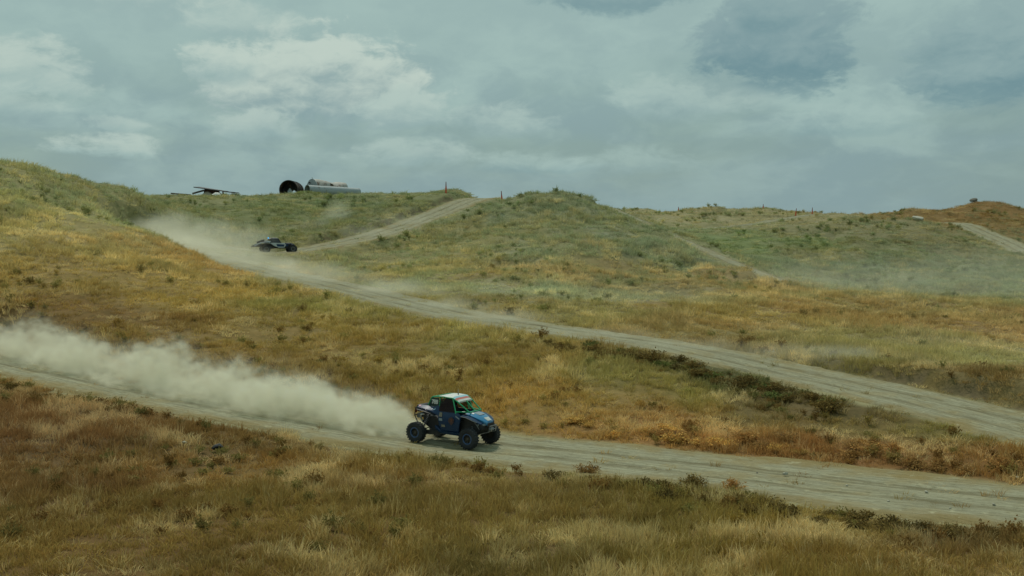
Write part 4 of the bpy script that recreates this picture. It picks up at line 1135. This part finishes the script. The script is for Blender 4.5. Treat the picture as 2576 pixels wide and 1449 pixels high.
M['sand'] = pbr('pale_sand', (0.33, 0.29, 0.21), 0.9)
M['wood'] = pbr('grey_timber', (0.10, 0.085, 0.07), 0.85)

def shell(r, length, n=40, t=0.05, dents=0.0, seed=0, rows=14, cut=None):
    """open cylinder along +x with wall thickness; cut(a, u) -> True leaves a hole"""
    rr = random.Random(seed); b = MB()
    def pt(a, u, rad):
        d = dents * (math.sin(3 * a + 5 * u + seed) * math.sin(7 * u + 2 * a) + 0.5 * math.sin(11 * u - 4 * a))
        return (u * length, math.cos(a) * (rad + d), math.sin(a) * (rad + d))
    for i in range(rows):
        for k in range(n):
            a0, a1 = 2 * math.pi * k / n, 2 * math.pi * (k + 1) / n; u0, u1 = i / rows, (i + 1) / rows
            if cut and cut((a0 + a1) / 2, (u0 + u1) / 2): continue
            q = [pt(a0, u0, r), pt(a1, u0, r), pt(a1, u1, r), pt(a0, u1, r)]; qi = [pt(a0, u0, r - t), pt(a1, u0, r - t), pt(a1, u1, r - t), pt(a0, u1, r - t)]
            b.add(q, [(0, 1, 2, 3)]); b.add(qi, [(3, 2, 1, 0)])
            if i == 0: b.add([q[0], q[1], qi[1], qi[0]], [(3, 2, 1, 0)])
            if i == rows - 1: b.add([q[2], q[3], qi[3], qi[2]], [(3, 2, 1, 0)])
    return b

def merged(b, name, mat, parent):
    me = mesh_from(name, b.v, b.f, mat)
    bm = bmesh.new(); bm.from_mesh(me)
    bmesh.ops.remove_doubles(bm, verts=bm.verts, dist=0.002); bmesh.ops.recalc_face_normals(bm, faces=bm.faces)
    bm.to_mesh(me); bm.free()
    me.polygons.foreach_set('use_smooth', [True] * len(me.polygons)); me.set_sharp_from_angle(angle=0.7)
    return link(bpy.data.objects.new(name, me), parent)

def place(px, Y, ang, dz=0.0, tilt=0.0):
    x = (px - 1288) / F_D * Y
    return (x, Y, gz(x, Y) + dz), Matrix.Rotation(ang, 4, 'Z').to_quaternion() @ Matrix.Rotation(tilt, 4, 'Y').to_quaternion()

YT = 180.0
# open rusted tank, end on
loc, q = place(727, YT, R(86), 1.12)
t1 = empty('storage_tank', loc, q)
tag(t1, 'upright round mouth of a rusty black open-ended tank on the skyline', 'tank', None)
merged(shell(1.62, 4.2, 44, 0.06, 0.02, 2), 'tank_wall', M['tankrust'], t1)
for k in range(3):
    MB().lathe([(1.60, 0), (1.69, 0), (1.69, 0.10), (1.60, 0.10), (1.60, 0)], 40).build('hoop', M['tankrust'], t1, loc=(0.02 + 1.6 * k, 0, 0)).rotation_euler = (0, 0, R(-90))
bk = MB()
for k in range(20):     # burst rear end with a ragged opening
    a0, a1 = 2 * math.pi * k / 20, 2 * math.pi * (k + 1) / 20
    ri = 0.55 + 0.22 * math.sin(3 * a0) + 0.12 * math.sin(7 * a0); rj = 0.55 + 0.22 * math.sin(3 * a1) + 0.12 * math.sin(7 * a1)
    bk.add([(2.4, math.cos(a0) * 1.56, math.sin(a0) * 1.56), (2.4, math.cos(a1) * 1.56, math.sin(a1) * 1.56), (2.45, math.cos(a1) * rj, math.sin(a1) * rj - 0.5), (2.45, math.cos(a0) * ri, math.sin(a0) * ri - 0.5)], [(0, 1, 2, 3)])
bk.build('torn_bulkhead', M['inside'], t1)
MB().plate([(0.5, -0.45, -1.15), (0.5, 0.25, -1.2), (0.7, 0.35, -0.2), (0.8, 0.0, 0.35), (0.7, -0.4, -0.1)], (0.03, 0, 0)).build('pale_light_patch', M['tankgrey'], t1)  # pale plate added, its colour standing in for skylight inside the tank

# big half collapsed tank
loc, q = place(785, YT + 3.0, R(40), 1.15, R(1.0))
t2 = empty('storage_tank', loc, q)
tag(t2, 'big rust stained tank with grey end plate and torn caved-in roof', 'tank', None)
def hole(a, u):
    return (0.9 < a < 1.9 and 0.50 < u < 0.66 and math.sin(9 * a + 20 * u) > -0.3) or (0.55 < a < 0.75 and 0.42 < u < 0.58) or (math.pi - 0.75 < a < math.pi - 0.55 and 0.42 < u < 0.58)
body2 = shell(1.95, 6.4, 48, 0.05, 0.07, 5, 18, hole)
body2.v = [(x, y, z - (0.30 * math.exp(-((x - 4.0) / 1.0) ** 2) + 0.16 * (x / 6.6)) * max(0.0, z / 1.95)) for x, y, z in body2.v]
merged(body2, 'tank_wall', M['tankmid'], t2)
MB().lathe([(0.0, -0.10), (1.2, -0.06), (1.9, 0.0), (2.02, 0.0), (2.02, 0.10), (0.0, 0.06)], 44).build('end_plate', M['tankgrey'], t2).rotation_euler = (0, 0, R(-90))
for yy, zz in ((0.45, 1.35), (1.05, 0.75)):
    MB().lathe([(0.0, -0.22), (0.13, -0.22), (0.13, 0.0), (0.0, 0.0)], 14).build('pipe_stub', M['inside'], t2, loc=(-0.06, yy, zz)).rotation_euler = (0, 0, R(-90))
MB().plate([(0.2, -0.25, 1.92), (0.45, 0.3, 1.95), (0.15, 0.35, 2.35), (0.0, -0.1, 2.28)], (0.03, 0, 0.01)).build('bent_flap', M['tankgrey'], t2)
MB().plate([(3.8, -0.9, 1.30), (5.4, -1.3, 0.90), (5.3, -0.7, 1.62), (4.4, -0.2, 1.55)], (0, -0.03, 0.03)).build('peeled_sheet', M['tankgrey'], t2)

# long grey pipe in front
loc, q = place(774, YT - 0.6, R(42), 0.78, R(0.4))
t3 = empty('steel_pipe', loc, q)
tag(t3, 'long grey steel pipe lying open ended before the torn tank', 'pipe', None)
merged(shell(0.90, 10.6, 40, 0.05, 0.0, 1), 'pipe_wall', M['tankgrey'], t3)
MB().lathe([(0.85, 0), (0.95, 0), (0.95, 0.14), (0.85, 0.14), (0.85, 0)], 40).build('rim', M['tankgrey'], t3).rotation_euler = (0, 0, R(-90))
MB().lathe([(0.0, 0.3), (0.5, 0.18), (0.87, 0.0), (0.87, -0.05), (0.0, 0.2)], 36).build('domed_end', M['tankgrey'], t3, loc=(10.6, 0, 0)).rotation_euler = (0, 0, R(-90))
# grey drum wedged between
loc, q = place(757, YT + 6, R(40), 1.15)
t4 = empty('steel_drum', loc, q)
tag(t4, 'pale grey drum wedged between the rusty open tank and the torn tank', 'drum', None)
merged(shell(0.95, 1.8, 30, 0.05, 0.03, 9), 'drum_wall', M['tankmid'], t4)
MB().lathe([(0.0, -0.04), (0.9, 0.0), (0.97, 0.0), (0.97, 0.06), (0.0, 0.02)], 30).build('drum_end', M['tankgrey'], t4).rotation_euler = (0, 0, R(-90))

# ------------------------------------------------------------------ fallen shed
YS = 178.0
def SP(px, py, dy=0.0):
    x, y, z = P(px, py - 2.5, YS + dy)
    return Vector((x, y, z))
base = SP(545, 491)
sh = empty('collapsed_shed', base)
tag(sh, 'collapsed shed with a long tilted dark roof propped on thin posts', 'shed', None)
def loc_(v): return tuple(Vector(v) - base)
a, b = SP(492, 473.5), SP(566, 483.5)
MB().plate([loc_(a + Vector((0, -1.2, 0))), loc_(b + Vector((0, -1.2, 0))), loc_(b + Vector((0, 2.2, 0.15))), loc_(a + Vector((0, 2.2, 0.25)))], (0, 0, -0.14)).build('roof', M['roofdk'], sh)
a2, b2 = SP(566, 483.6), SP(595.5, 486.6)
MB().tube([loc_(a2 + Vector((0, -1.1, -0.1))), loc_(b2 + Vector((0, -1.1, -0.1)))], 0.09, 6).build('rafter', M['roofdk'], sh)
MB().tube([loc_(a2 + Vector((0, 1.6, 0))), loc_(b2 + Vector((0, 1.6, 0)))], 0.08, 6).build('rafter', M['roofdk'], sh)
MB().plate([loc_(SP(512, 491)), loc_(SP(545, 491)), loc_(SP(553, 483)), loc_(SP(514, 477.8))], (0, 0.18, 0)).build('wall', M['redwall'], sh)
for px, top in ((565.5, 484.2), (588, 486), (591.5, 486.2), (595, 486.6)):
    p0 = SP(px, 495); p1 = SP(px, top)
    MB().box(loc_((p0 + p1) / 2 + Vector((0, -1.1, 0))), (0.22 if px < 570 else 0.10, 0.16, (p1 - p0).length)).build('post', M['redwall'] if px < 570 else M['wood'], sh)
MB().tube([loc_(SP(550, 485)), loc_(SP(558, 492.5))], 0.07, 5).build('brace', M['wood'], sh)
MB().tube([loc_(SP(484, 489.5, -0.5)), loc_(SP(513, 481.5, -0.5))], 0.16, 6).build('fallen_beam', M['wood'], sh)

def mound(name, px0, px1, top, Y, mat, label, cat, seed):
    x0, x1 = (px0 - 1288) / F_D * Y, (px1 - 1288) / F_D * Y
    cx, hw = (x0 + x1) / 2, (x1 - x0) / 2
    zt = P(0, top, Y)[2]; zb = gz(cx, Y) - 0.1
    n = 18; V = np.zeros((n, n, 3)); u = np.linspace(-1, 1, n); U, Vv = np.meshgrid(u, u)
    rr = np.clip(1 - U ** 2, 0, 1) * np.clip(1 - Vv ** 2, 0, 1)
    V[..., 0] = U * hw; V[..., 1] = Vv * hw * 0.6
    V[..., 2] = rr ** 0.7 * (zt - zb) * (0.72 + 0.5 * fbm(U * 2 + seed, Vv * 2, 3, seed))
    o = link(bpy.data.objects.new(name, grid_mesh(name, V, mat)))
    o.location = (cx, Y, zb)
    tag(o, label, cat)
    return o
mound('white_sheeting', 530, 562, 484.0, YS - 1.6, M['tarp'], 'heap of dirty white sheeting under the right side of the fallen roof', 'sheeting', 3)
mound('sand_heap', 506, 540, 483.6, YS - 0.7, M['sand'], 'pale sandy heap under the red brown shed wall', 'heap', 8)
bm_ = MB().tube([tuple(SP(430, 489.0)), tuple(SP(455, 491.0)), tuple(SP(480, 493.0))], 0.13, 6).build('fallen_pole', M['wood'], None)
tag(bm_, 'thin fallen pole lying on the ridge left of the shed', 'pole')

# ------------------------------------------------------------------ orange marker posts
M['marker'] = pbr('faded_orange_plastic', (0.60, 0.10, 0.03), 0.6, var=0.12)
M['markerdk'] = pbr('dull_red_plastic', (0.26, 0.07, 0.05), 0.7)
def marker(px, base_py, Y, h, lean, label, low=False):
    x, y, _ = P(px, base_py, Y)
    z = gz(x, y)
    o = empty('marker_post', (x, y, z - 0.05), Matrix.Rotation(R(lean), 4, 'Y').to_quaternion())
    MB().lathe([(0.0, -0.2), (0.15, -0.2), (0.14, 0.03), (0.105, 0.16), (0.0, 0.16)], 14).build('foot', M['marker'], o).rotation_euler = (R(90), 0, 0)
    MB().tube([(0, 0, 0.12), (0, 0, h * 0.60)], 0.15, 12, 0.11).build('sleeve', M['marker'], o)
    MB().tube([(0, 0, h * 0.60), (0, 0, h * 0.86), (0, 0, h)], 0.09, 10, 0.05).build('tip', M['markerdk'], o)
    tag(o, label, 'marker post', 'orange course marker posts')
    return o
marker(1122, 497, 166.5, 1.9, 0, 'orange marker post left of the dirt track at the crest')
marker(1263, 494.5, 166, 1.8, -4, 'taller of two orange marker posts right of the crest')
marker(1268.5, 496, 163, 0.75, 5, 'short orange marker post beside the taller one on the crest')
marker(1707, 526, 223, 0.95, 0, 'small distant marker post alone on the grassy right ridge')
marker(1920, 525, 226, 1.20, 0, 'distant marker post on the ridge above the short branch track')
marker(2001, 543, 207, 1.65, 7, 'leaning orange marker post at the end of the short branch track')
marker(2043, 531, 222, 1.75, 2, 'dark red upright marker post on the ridge beyond the leaning one')

# ------------------------------------------------------------------ stones
def rock_mesh(name, seed, mat, sub=2):
    rr = random.Random(seed); bm = bmesh.new(); bmesh.ops.create_icosphere(bm, subdivisions=sub, radius=1.0)
    ax = [Vector((rr.gauss(0, 1), rr.gauss(0, 1), rr.gauss(0, 1))).normalized() for _ in range(9)]
    for v in bm.verts:
        for a in ax:
            d = v.co.dot(a)
            if d > 0.62: v.co -= a * (d - 0.62) * 0.85
        v.co *= 1 + rr.uniform(-0.05, 0.05)
    me = bpy.data.meshes.new(name); bm.to_mesh(me); bm.free(); me.materials.append(mat)
    return me
M['stone'] = pbr('pale_field_stone', (0.42, 0.40, 0.31), 0.85, var=0.2, bump=0.5)
M['stonedk'] = pbr('grey_field_stone', (0.16, 0.15, 0.12), 0.9, var=0.2, bump=0.5)
M['blackrock'] = pbr('black_rubber_scrap', (0.010, 0.011, 0.013), 0.6, var=0.2)
rocks = [rock_mesh('stone', k, M['stone']) for k in range(4)]
def put_stone(px, py, Y, s, label, cat='stone', name='stone', me=None, sx=1.0, group=None, sink=0.25):
    x, y, _ = P(px, py, Y)
    zz = gz(x, y)
    for k in range(5):
        d, tz, _, _ = near_track(k, np.array([x]), np.array([y]))
        if d[0] < TRACKS[k]['hw'] * 0.85: zz = max(zz, float(tz[0]) - 0.02)
    o = bpy.data.objects.new(name, me or random.choice(rocks)); link(o)
    o.location = (x, y, zz + s * (0.6 - sink)); o.scale = (s * sx, s, s * 0.7); o.rotation_euler = (random.uniform(-0.2, 0.2), random.uniform(-0.2, 0.2), random.uniform(0, 6))
    tag(o, label, cat, group)
    return o
scrap = put_stone(547, 1121, 38.3, 0.20, 'black lump of rubber lying in the brown grass', 'rubber', 'rubber_lump', rock_mesh('rubber_lump', 21, M['blackrock']), 1.3, None, -0.4)
scrap.rotation_euler = (0, 0, 0.2)
put_stone(464, 1113, 39.0, 0.10, 'small pale stone in the brown grass beside the black rubber lump', sink=-0.5)
put_stone(2450, 507, 246, 0.85, 'dark square block standing on the tip of the brown far hill', 'block', 'stone_block', rock_mesh('stone_block', 33, M['stonedk']), 1.6, None, 0.0)
put_stone(2308, 549, 196, 0.75, 'big pale boulder on the rim of the right hand hill', 'boulder', 'boulder', None, 2.0, None, 0.0)
for px, py, Y in ((2283, 1165, 37.2), (2418, 1157, 35.8), (2560, 1162, 34.6), (1975, 1186, 35.2)):
    put_stone(px, py, Y, random.uniform(0.07, 0.12), 'white stone on the near track verge under the rust shrubs', 'stone', group='white stones along the near track', sink=-0.2)
for px, py, Y in ((1905, 1190, 35.6), (2235, 1262, 31.4), (2390, 1284, 30.5), (2130, 1215, 33.6), (2330, 1235, 32.6), (2500, 1275, 30.9)):
    put_stone(px, py, Y, random.uniform(0.04, 0.065), 'small loose stone on the bare near track ahead of the buggy', 'stone', group='loose stones on the near track', sink=0.0, me=None if px != 1905 else rock_mesh('stone', 44, M['stonedk']))

# ------------------------------------------------------------------ shrubs one can pick out
def shrub_material(name, col, tr=0.25):
    m, N, out = new_mat(name)
    g = N.n('ShaderNodeNewGeometry')
    oi = N.n('ShaderNodeObjectInfo')
    c = N.mix(1.0, (*col, 1), N.mix(g.outputs['Random Per Island'], (0.6,) * 3, (1.4,) * 3), 'MULTIPLY')
    c = N.mix(1.0, c, N.mix(oi.outputs['Random'], (0.75, 0.78, 0.8), (1.25, 1.2, 1.15)), 'MULTIPLY')
    d = N.n('ShaderNodeBsdfDiffuse'); t = N.n('ShaderNodeBsdfTranslucent'); N.put(d.inputs[0], c); N.put(t.inputs[0], c)
    mx = N.n('ShaderNodeMixShader'); mx.inputs[0].default_value = tr
    m.node_tree.links.new(d.outputs[0], mx.inputs[1]); m.node_tree.links.new(t.outputs[0], mx.inputs[2]); m.node_tree.links.new(mx.outputs[0], out.inputs[0])
    return m
M['rustleaf'] = shrub_material('rust_dry_leaves', tuple(0.9 * GK * ALB * v for v in srgb(112, 86, 50)))
M['darkleaf'] = shrub_material('dark_olive_leaves', tuple(0.72 * GK * ALB * v for v in srgb(80, 68, 38)))
M['greenleaf'] = shrub_material('green_leaves', tuple(0.72 * GK * ALB * v for v in srgb(78, 84, 46)))
M['strawleaf'] = shrub_material('straw_dry_leaves', tuple(0.95 * GK * ALB * v for v in srgb(134, 110, 62)))
M['twig'] = pbr('brown_twigs', (0.06, 0.045, 0.03), 0.9)
def shrub_parts(seed, rad, h, leaf, mat, stems=26, leaves=34):
    fo = weed_mesh('foliage', stems, leaves, rad, h, leaf, seed); fo.materials.clear(); fo.materials.append(mat)
    rr = random.Random(seed); b = MB()
    for _ in range(9):
        a = rr.uniform(0, 6.28); s = rr.uniform(0.3, 0.8) * rad
        b.tube([(0, 0, -0.06), (s * 0.4 * math.cos(a), s * 0.4 * math.sin(a), h * 0.4), (s * math.cos(a), s * math.sin(a), h * 0.8)], 0.012, 4, 0.004)
    st = mesh_from('stems', b.v, b.f, M['twig'])
    return fo, st
SHR = {'straw': [shrub_parts(400 + k, 0.50 + 0.1 * k, 0.55, 0.075, M['strawleaf']) for k in range(3)],
       'rust': [shrub_parts(100 + k, 0.50 + 0.1 * k, 0.62, 0.075, M['rustleaf']) for k in range(3)],
       'dark': [shrub_parts(200 + k, 0.60 + 0.1 * k, 0.60, 0.08, M['darkleaf']) for k in range(3)],
       'green': [shrub_parts(300 + k, 0.50 + 0.1 * k, 0.42, 0.08, M['greenleaf']) for k in range(2)]}
def put_shrub(kind, px, py, Y, s, label, group):
    x, y, _ = P(px, py, Y)
    o = empty('shrub', (x, y, gz(x, y) - 0.03)); o.scale = (s, s, s * random.uniform(0.85, 1.15)); o.rotation_euler = (0, 0, random.uniform(0, 6))
    fo, st = random.choice(SHR[kind])
    link(bpy.data.objects.new('foliage', fo), o); link(bpy.data.objects.new('stems', st), o)
    tag(o, label, 'shrub', group)
def along(track, px0, px1, n, off, jit):
    """places beside a track between two picture columns; off > 0 beyond it, < 0 on the near side"""
    L = TRACKS[track]['line']; u = 1288 + L[:, 0] / L[:, 1] * F_D
    out = []
    for k in range(n):
        px = px0 + (px1 - px0) * (k + random.uniform(0.15, 0.85)) / n
        j = int(np.abs(u - px).argmin()) if track == 0 else int(np.abs(np.where(L[:, 1] < 80, u, 1e9) - px).argmin())
        t = L[min(j + 1, len(L) - 1)] - L[j - 1]; t = t / np.linalg.norm(t[:2])
        nx, ny = -t[1], t[0]
        if ny < 0: nx, ny = -nx, -ny
        dd = off + random.uniform(-jit, jit) * (1 if off > 0 else 1)
        out.append((L[j, 0] + nx * dd, L[j, 1] + ny * dd))
    return out
def put_xy(kind, x, y, s, label, group):
    o = empty('shrub', (x, y, gz(x, y) - 0.03)); o.scale = (s * random.uniform(0.9, 1.5), s * random.uniform(0.9, 1.3), s * random.uniform(0.55, 1.0)); o.rotation_euler = (0, 0, random.uniform(0, 6))
    fo, st = random.choice(SHR[kind])
    link(bpy.data.objects.new('foliage', fo), o); link(bpy.data.objects.new('stems', st), o)
    tag(o, label, 'shrub', group)
for k, (x, y) in enumerate(along(0, 1260, 2620, 44, 5.0, 0.9)):
    if x / y * F_D + 1288 < 1850 + 400 * random.uniform(-1, 1):
        put_xy('straw', x, y, random.uniform(0.5, 1.0), 'dry golden straw coloured bush on the far verge of the near track', 'golden bushes along the far verge of the near track')
    else:
        put_xy('rust', x, y, random.uniform(0.5, 1.0), 'dry rust brown shrub on the far verge of the near track', 'rust shrubs along the far verge of the near track')
for x, y in along(0, 1580, 2640, 40, -5.2, 1.0):
    put_xy('dark', x, y, random.uniform(0.4, 0.95), 'dark olive shrub on the bank between foreground grass and near track', 'dark shrubs along the near bank')
for x, y in along(0, 60, 520, 9, -5.0, 0.5):
    put_xy('dark', x, y, random.uniform(0.5, 0.8), 'dark brown shrub on the bank below the dust trail', 'dark shrubs below the dust trail')
for x, y in along(1, 1500, 2300, 34, -4.9, 0.9):
    put_xy(random.choice(['dark', 'dark', 'green']), x, y, random.uniform(0.7, 1.25), 'dark green shrub in the long thicket on the near side of the middle track', 'shrubs of the thicket beside the middle track')
for px, py, Y in ((1478, 1178, 35.7), (1845, 1222, 33.0)):
    put_shrub('rust', px, py, Y, 0.75, 'tall rust weed standing up at the near edge of the near track', 'rust weeds on the near edge')
put_shrub('dark', 1745, 1215, 33.6, 0.9, 'tall thin dark weed sticking up before the near track', None)

# ------------------------------------------------------------------ dust in the air
def dust_material(name, col, dens, aniso=0.25):
    m, N, out = new_mat(name)
    v = N.n('ShaderNodeVolumePrincipled')
    v.inputs['Color'].default_value = (*col, 1)
    v.inputs['Density'].default_value = dens
    v.inputs['Density Attribute'].default_value = 'density'
    v.inputs['Anisotropy'].default_value = aniso
    m.node_tree.links.new(v.outputs[0], out.inputs['Volume'])
    return m
DUSTCOL = (0.93, 0.915, 0.765)

def dust_object(name, lo, hi, res, field, mat, loc=(0, 0, 0), rot=None):
    """a body of airborne dust: a fog grid filled from a density field"""
    me = bpy.data.meshes.new(name)
    o = bpy.data.objects.new(name, me); o.location = loc
    if rot is not None: o.rotation_mode = 'QUATERNION'; o.rotation_quaternion = rot
    link(o)
    ng = bpy.data.node_groups.new(name + '_fill', 'GeometryNodeTree')
    ng.interface.new_socket('Geometry', in_out='INPUT', socket_type='NodeSocketGeometry')
    ng.interface.new_socket('Geometry', in_out='OUTPUT', socket_type='NodeSocketGeometry')
    N = Nodes(ng)
    go = N.n('NodeGroupOutput')
    vc = N.n('GeometryNodeVolumeCube')
    vc.inputs['Min'].default_value = lo; vc.inputs['Max'].default_value = hi
    for k, r in zip(('Resolution X', 'Resolution Y', 'Resolution Z'), res): vc.inputs[k].default_value = r
    pos = N.n('GeometryNodeInputPosition').outputs[0]
    ng.links.new(field(N, pos), vc.inputs['Density'])
    sm = N.n('GeometryNodeSetMaterial'); sm.inputs['Material'].default_value = mat
    ng.links.new(vc.outputs[0], sm.inputs['Geometry']); ng.links.new(sm.outputs[0], go.inputs[0])
    md = o.modifiers.new('fill', 'NODES'); md.node_group = ng
    return o

# the plume torn up by the buggy's rear wheels
L0 = TRACKS[0]['line']
_j = int(((L0[:, :2] - np.array(P(1148, 1114, 42.0)[:2])) ** 2).sum(1).argmin())
_p, _q, _hx, _hy, _hz = pose(L0, _j)
tail = _p - _hx * 1.25
back = (Vector(L0[int(((L0[:, :2] - np.array(P(0, 905, 59)[:2])) ** 2).sum(1).argmin())]) - tail).normalized()
lat = Vector((0, 0, 1)).cross(back)                     # points away from the eye or towards it
if lat.y < 0: lat = -lat
lat = lat.normalized(); upv = back.cross(lat)
flip = 1.0
if upv.z < 0: upv = -upv; flip = -1.0
rotm = Matrix((back, lat * 1.0, upv)).transposed()
if rotm.determinant() < 0:                               # keep a right handed frame: y towards the eye
    rotm = Matrix((back, -lat, upv)).transposed(); ysign = -1.0
else: ysign = 1.0

def plume(N, pos):
    s, y, h = N.sep(pos)
    l = N.m('MULTIPLY', y, ysign)
    grow = N.m('SUBTRACT', 1.0, N.m('EXPONENT', N.m('MULTIPLY', s, -0.22)))
    Hh = N.m('ADD', 0.45, N.m('ADD', N.m('MULTIPLY', grow, 1.32), N.m('MULTIPLY', s, -0.004)))
    swell = N.noise(N.map(pos, (2, 5, 8), scale=(1, 0.15, 0.15)), 0.34, 3, 0.6)
    Hh = N.m('MULTIPLY', Hh, N.rng(swell, 0.28, 0.72, 0.55, 1.45, smooth=False))
    wd = N.m('ADD', 1.05, N.m('MULTIPLY', grow, 1.25))
    lc = N.m('ADD', 0.15, N.m('MULTIPLY', s, 0.055))
    a = N.m('DIVIDE', N.m('SUBTRACT', l, lc), wd)
    b = N.m('DIVIDE', N.m('MAXIMUM', h, 0.0), Hh)
    big = N.noise(N.map(pos, scale=(0.55, 1, 1)), 0.62, 3, 0.5)
    sml = N.noise(N.map(pos, (7, 3, 1), scale=(0.8, 1, 1)), 1.9, 6, 0.62)
    env = N.m('SUBTRACT', 1.0, N.m('ADD', N.m('MULTIPLY', a, a), N.m('MULTIPLY', b, b)))
    fld = N.m('ADD', env, N.m('ADD', N.m('MULTIPLY', N.m('SUBTRACT', big, 0.5), 3.9), N.m('MULTIPLY', N.m('SUBTRACT', sml, 0.52), 4.2)))
    d = N.m('MAXIMUM', N.m('MULTIPLY', N.rng(fld, 0.0, 0.75), N.rng(sml, 0.36, 0.64, 0.35, 1.35)), N.rng(fld, -1.1, 0.3, 0.0, 0.10))
    fade = N.m('MULTIPLY', N.rng(s, -0.2, 2.6, 0.12, 1.0), N.m('EXPONENT', N.m('MULTIPLY', s, -0.026)))
    thin = N.rng(s, 55.0, 62.0, 1.0, 0.0)
    return N.m('MULTIPLY', N.m('MULTIPLY', d, N.m('MULTIPLY', fade, thin)), N.rng(h, -0.35, 0.15))
o = dust_object('dust_plume', (-0.2, -6.5, -0.5), (62, 6.5, 4.2), (460, 96, 48), plume, dust_material('buggy_dust', DUSTCOL, 1.25), tail, rotm.to_quaternion())
tag(o, 'thick pale dust plume billowing behind the blue buggy', kind='stuff')

def puffs(items, nscale, amp):
    """items: centre, radii, strength (world space)"""
    def field(N, pos):
        n1 = N.noise(pos, nscale, 5, 0.6)
        tot = None
        for c, r, st in items:
            q = N.n('ShaderNodeVectorMath', operation='SUBTRACT'); N.t.links.new(pos, q.inputs[0]); q.inputs[1].default_value = c
            w = N.n('ShaderNodeVectorMath', operation='DIVIDE'); N.t.links.new(q.outputs[0], w.inputs[0]); w.inputs[1].default_value = r
            ln = N.n('ShaderNodeVectorMath', operation='LENGTH'); N.t.links.new(w.outputs[0], ln.inputs[0])
            f = N.m('ADD', N.m('SUBTRACT', 1.0, ln.outputs['Value']), N.m('MULTIPLY', N.m('SUBTRACT', n1, 0.5), amp))
            f = N.m('MULTIPLY', N.rng(f, 0.0, 0.8), st)
            tot = f if tot is None else N.m('MAXIMUM', tot, f)
        return tot
    return field
def along_dust(line, pa, pb, n, rx, rz, st0, st1, up=0.5):
    """puffs strung along a stretch of track"""
    ja = int(((line[:, :2] - np.array(pa[:2])) ** 2).sum(1).argmin()); jb = int(((line[:, :2] - np.array(pb[:2])) ** 2).sum(1).argmin())
    out = []
    for k in range(n):
        t = k / (n - 1); p = line[int(round(ja + (jb - ja) * t))]
        out.append(((p[0] + random.uniform(-0.5, 0.5), p[1] + random.uniform(-0.3, 1.0), p[2] + rz * up), (rx * random.uniform(0.8, 1.3), 3.6 * random.uniform(0.8, 1.2), rz * random.uniform(0.8, 1.25)), st0 + (st1 - st0) * t))
    return out
L1 = TRACKS[1]['line']
_h = int(((L1[:, :2] - np.array(P(395, 606, 117)[:2])) ** 2).sum(1).argmin())
items = along_dust(L1[_h:], P(400, 600, 118), P(612, 629, 116), 8, 3.6, 2.0, 0.75, 0.40)
items += along_dust(L1[:_h + 1], P(420, 615, 115), P(830, 715, 88), 11, 4.0, 1.25, 0.75, 0.35)
items += [(P(430, 575, 121), (5.0, 4, 2.6), 0.55), (P(520, 585, 121), (5.5, 4, 2.4), 0.4)]
lo = np.min([np.array(c) - np.array(r) * 1.3 for c, r, s in items], 0); hi = np.max([np.array(c) + np.array(r) * 1.3 for c, r, s in items], 0)
o = dust_object('dust_trail', tuple(lo), tuple(hi), tuple(int(v) for v in np.clip((hi - lo) / (0.35, 0.45, 0.22), 20, 220)), puffs(items, 0.45, 1.6), dust_material('truck_dust', DUSTCOL, 0.32))
tag(o, 'pale dust trail hanging in the bend behind the far race truck', kind='stuff')

# thin dust still drifting
def drift(items, dens, ns, label, cell):
    lo = np.min([np.array(c) - np.array(r) * 1.25 for c, r, s in items], 0); hi = np.max([np.array(c) + np.array(r) * 1.25 for c, r, s in items], 0)
    o = dust_object('drifting_dust', tuple(lo), tuple(hi), tuple(int(v) for v in np.clip((hi - lo) / cell, 16, 140)), puffs(items, ns, 1.5), dust_material('thin_dust', DUSTCOL, dens))
    tag(o, label, kind='stuff')
drift([(P(845, 545, 146), (3.0, 4, 3.2), 1.0), (P(790, 575, 140), (4.5, 4, 2.0), 0.7), (P(900, 590, 132), (7, 4, 1.6), 0.7), (P(1010, 560, 142), (6, 4, 1.6), 0.5)], 0.075, 0.35, 'thin dust drifting over the rising track ahead of the truck', (0.6, 0.6, 0.35))
drift([(P(2250, 712, 114), (24, 16, 4.4), 0.9), (P(2480, 700, 112), (16, 14, 5.0), 1.0), (P(2420, 880, 66), (9, 5, 1.3), 1.0), (P(2000, 715, 108), (14, 12, 2.6), 0.8), (P(1600, 775, 84), (14, 6, 1.8), 0.7), (P(1290, 745, 88), (11, 6, 2.2), 0.7)], 0.019, 0.12, 'wide veil of thin dust hanging over the right hand hollow', (1.0, 1.0, 0.5))
drift([(P(2090, 905, 58), (3.2, 2.6, 1.1), 1.0), (P(2200, 930, 56), (3.6, 2.4, 0.9), 0.7), (P(1960, 890, 59), (3.4, 2.4, 0.8), 0.7), (P(1000, 728, 84), (5, 3, 1.2), 0.8), (P(1250, 800, 71), (6, 2.5, 0.8), 0.6), (P(1120, 775, 77), (5, 2.5, 1.0), 0.7), (P(1500, 850, 64), (6, 2.5, 0.8), 0.45), (P(1750, 880, 60), (6, 2.5, 0.8), 0.5)], 0.26, 0.5, 'wisps of dust rising from the bare middle track', (0.4, 0.4, 0.25))
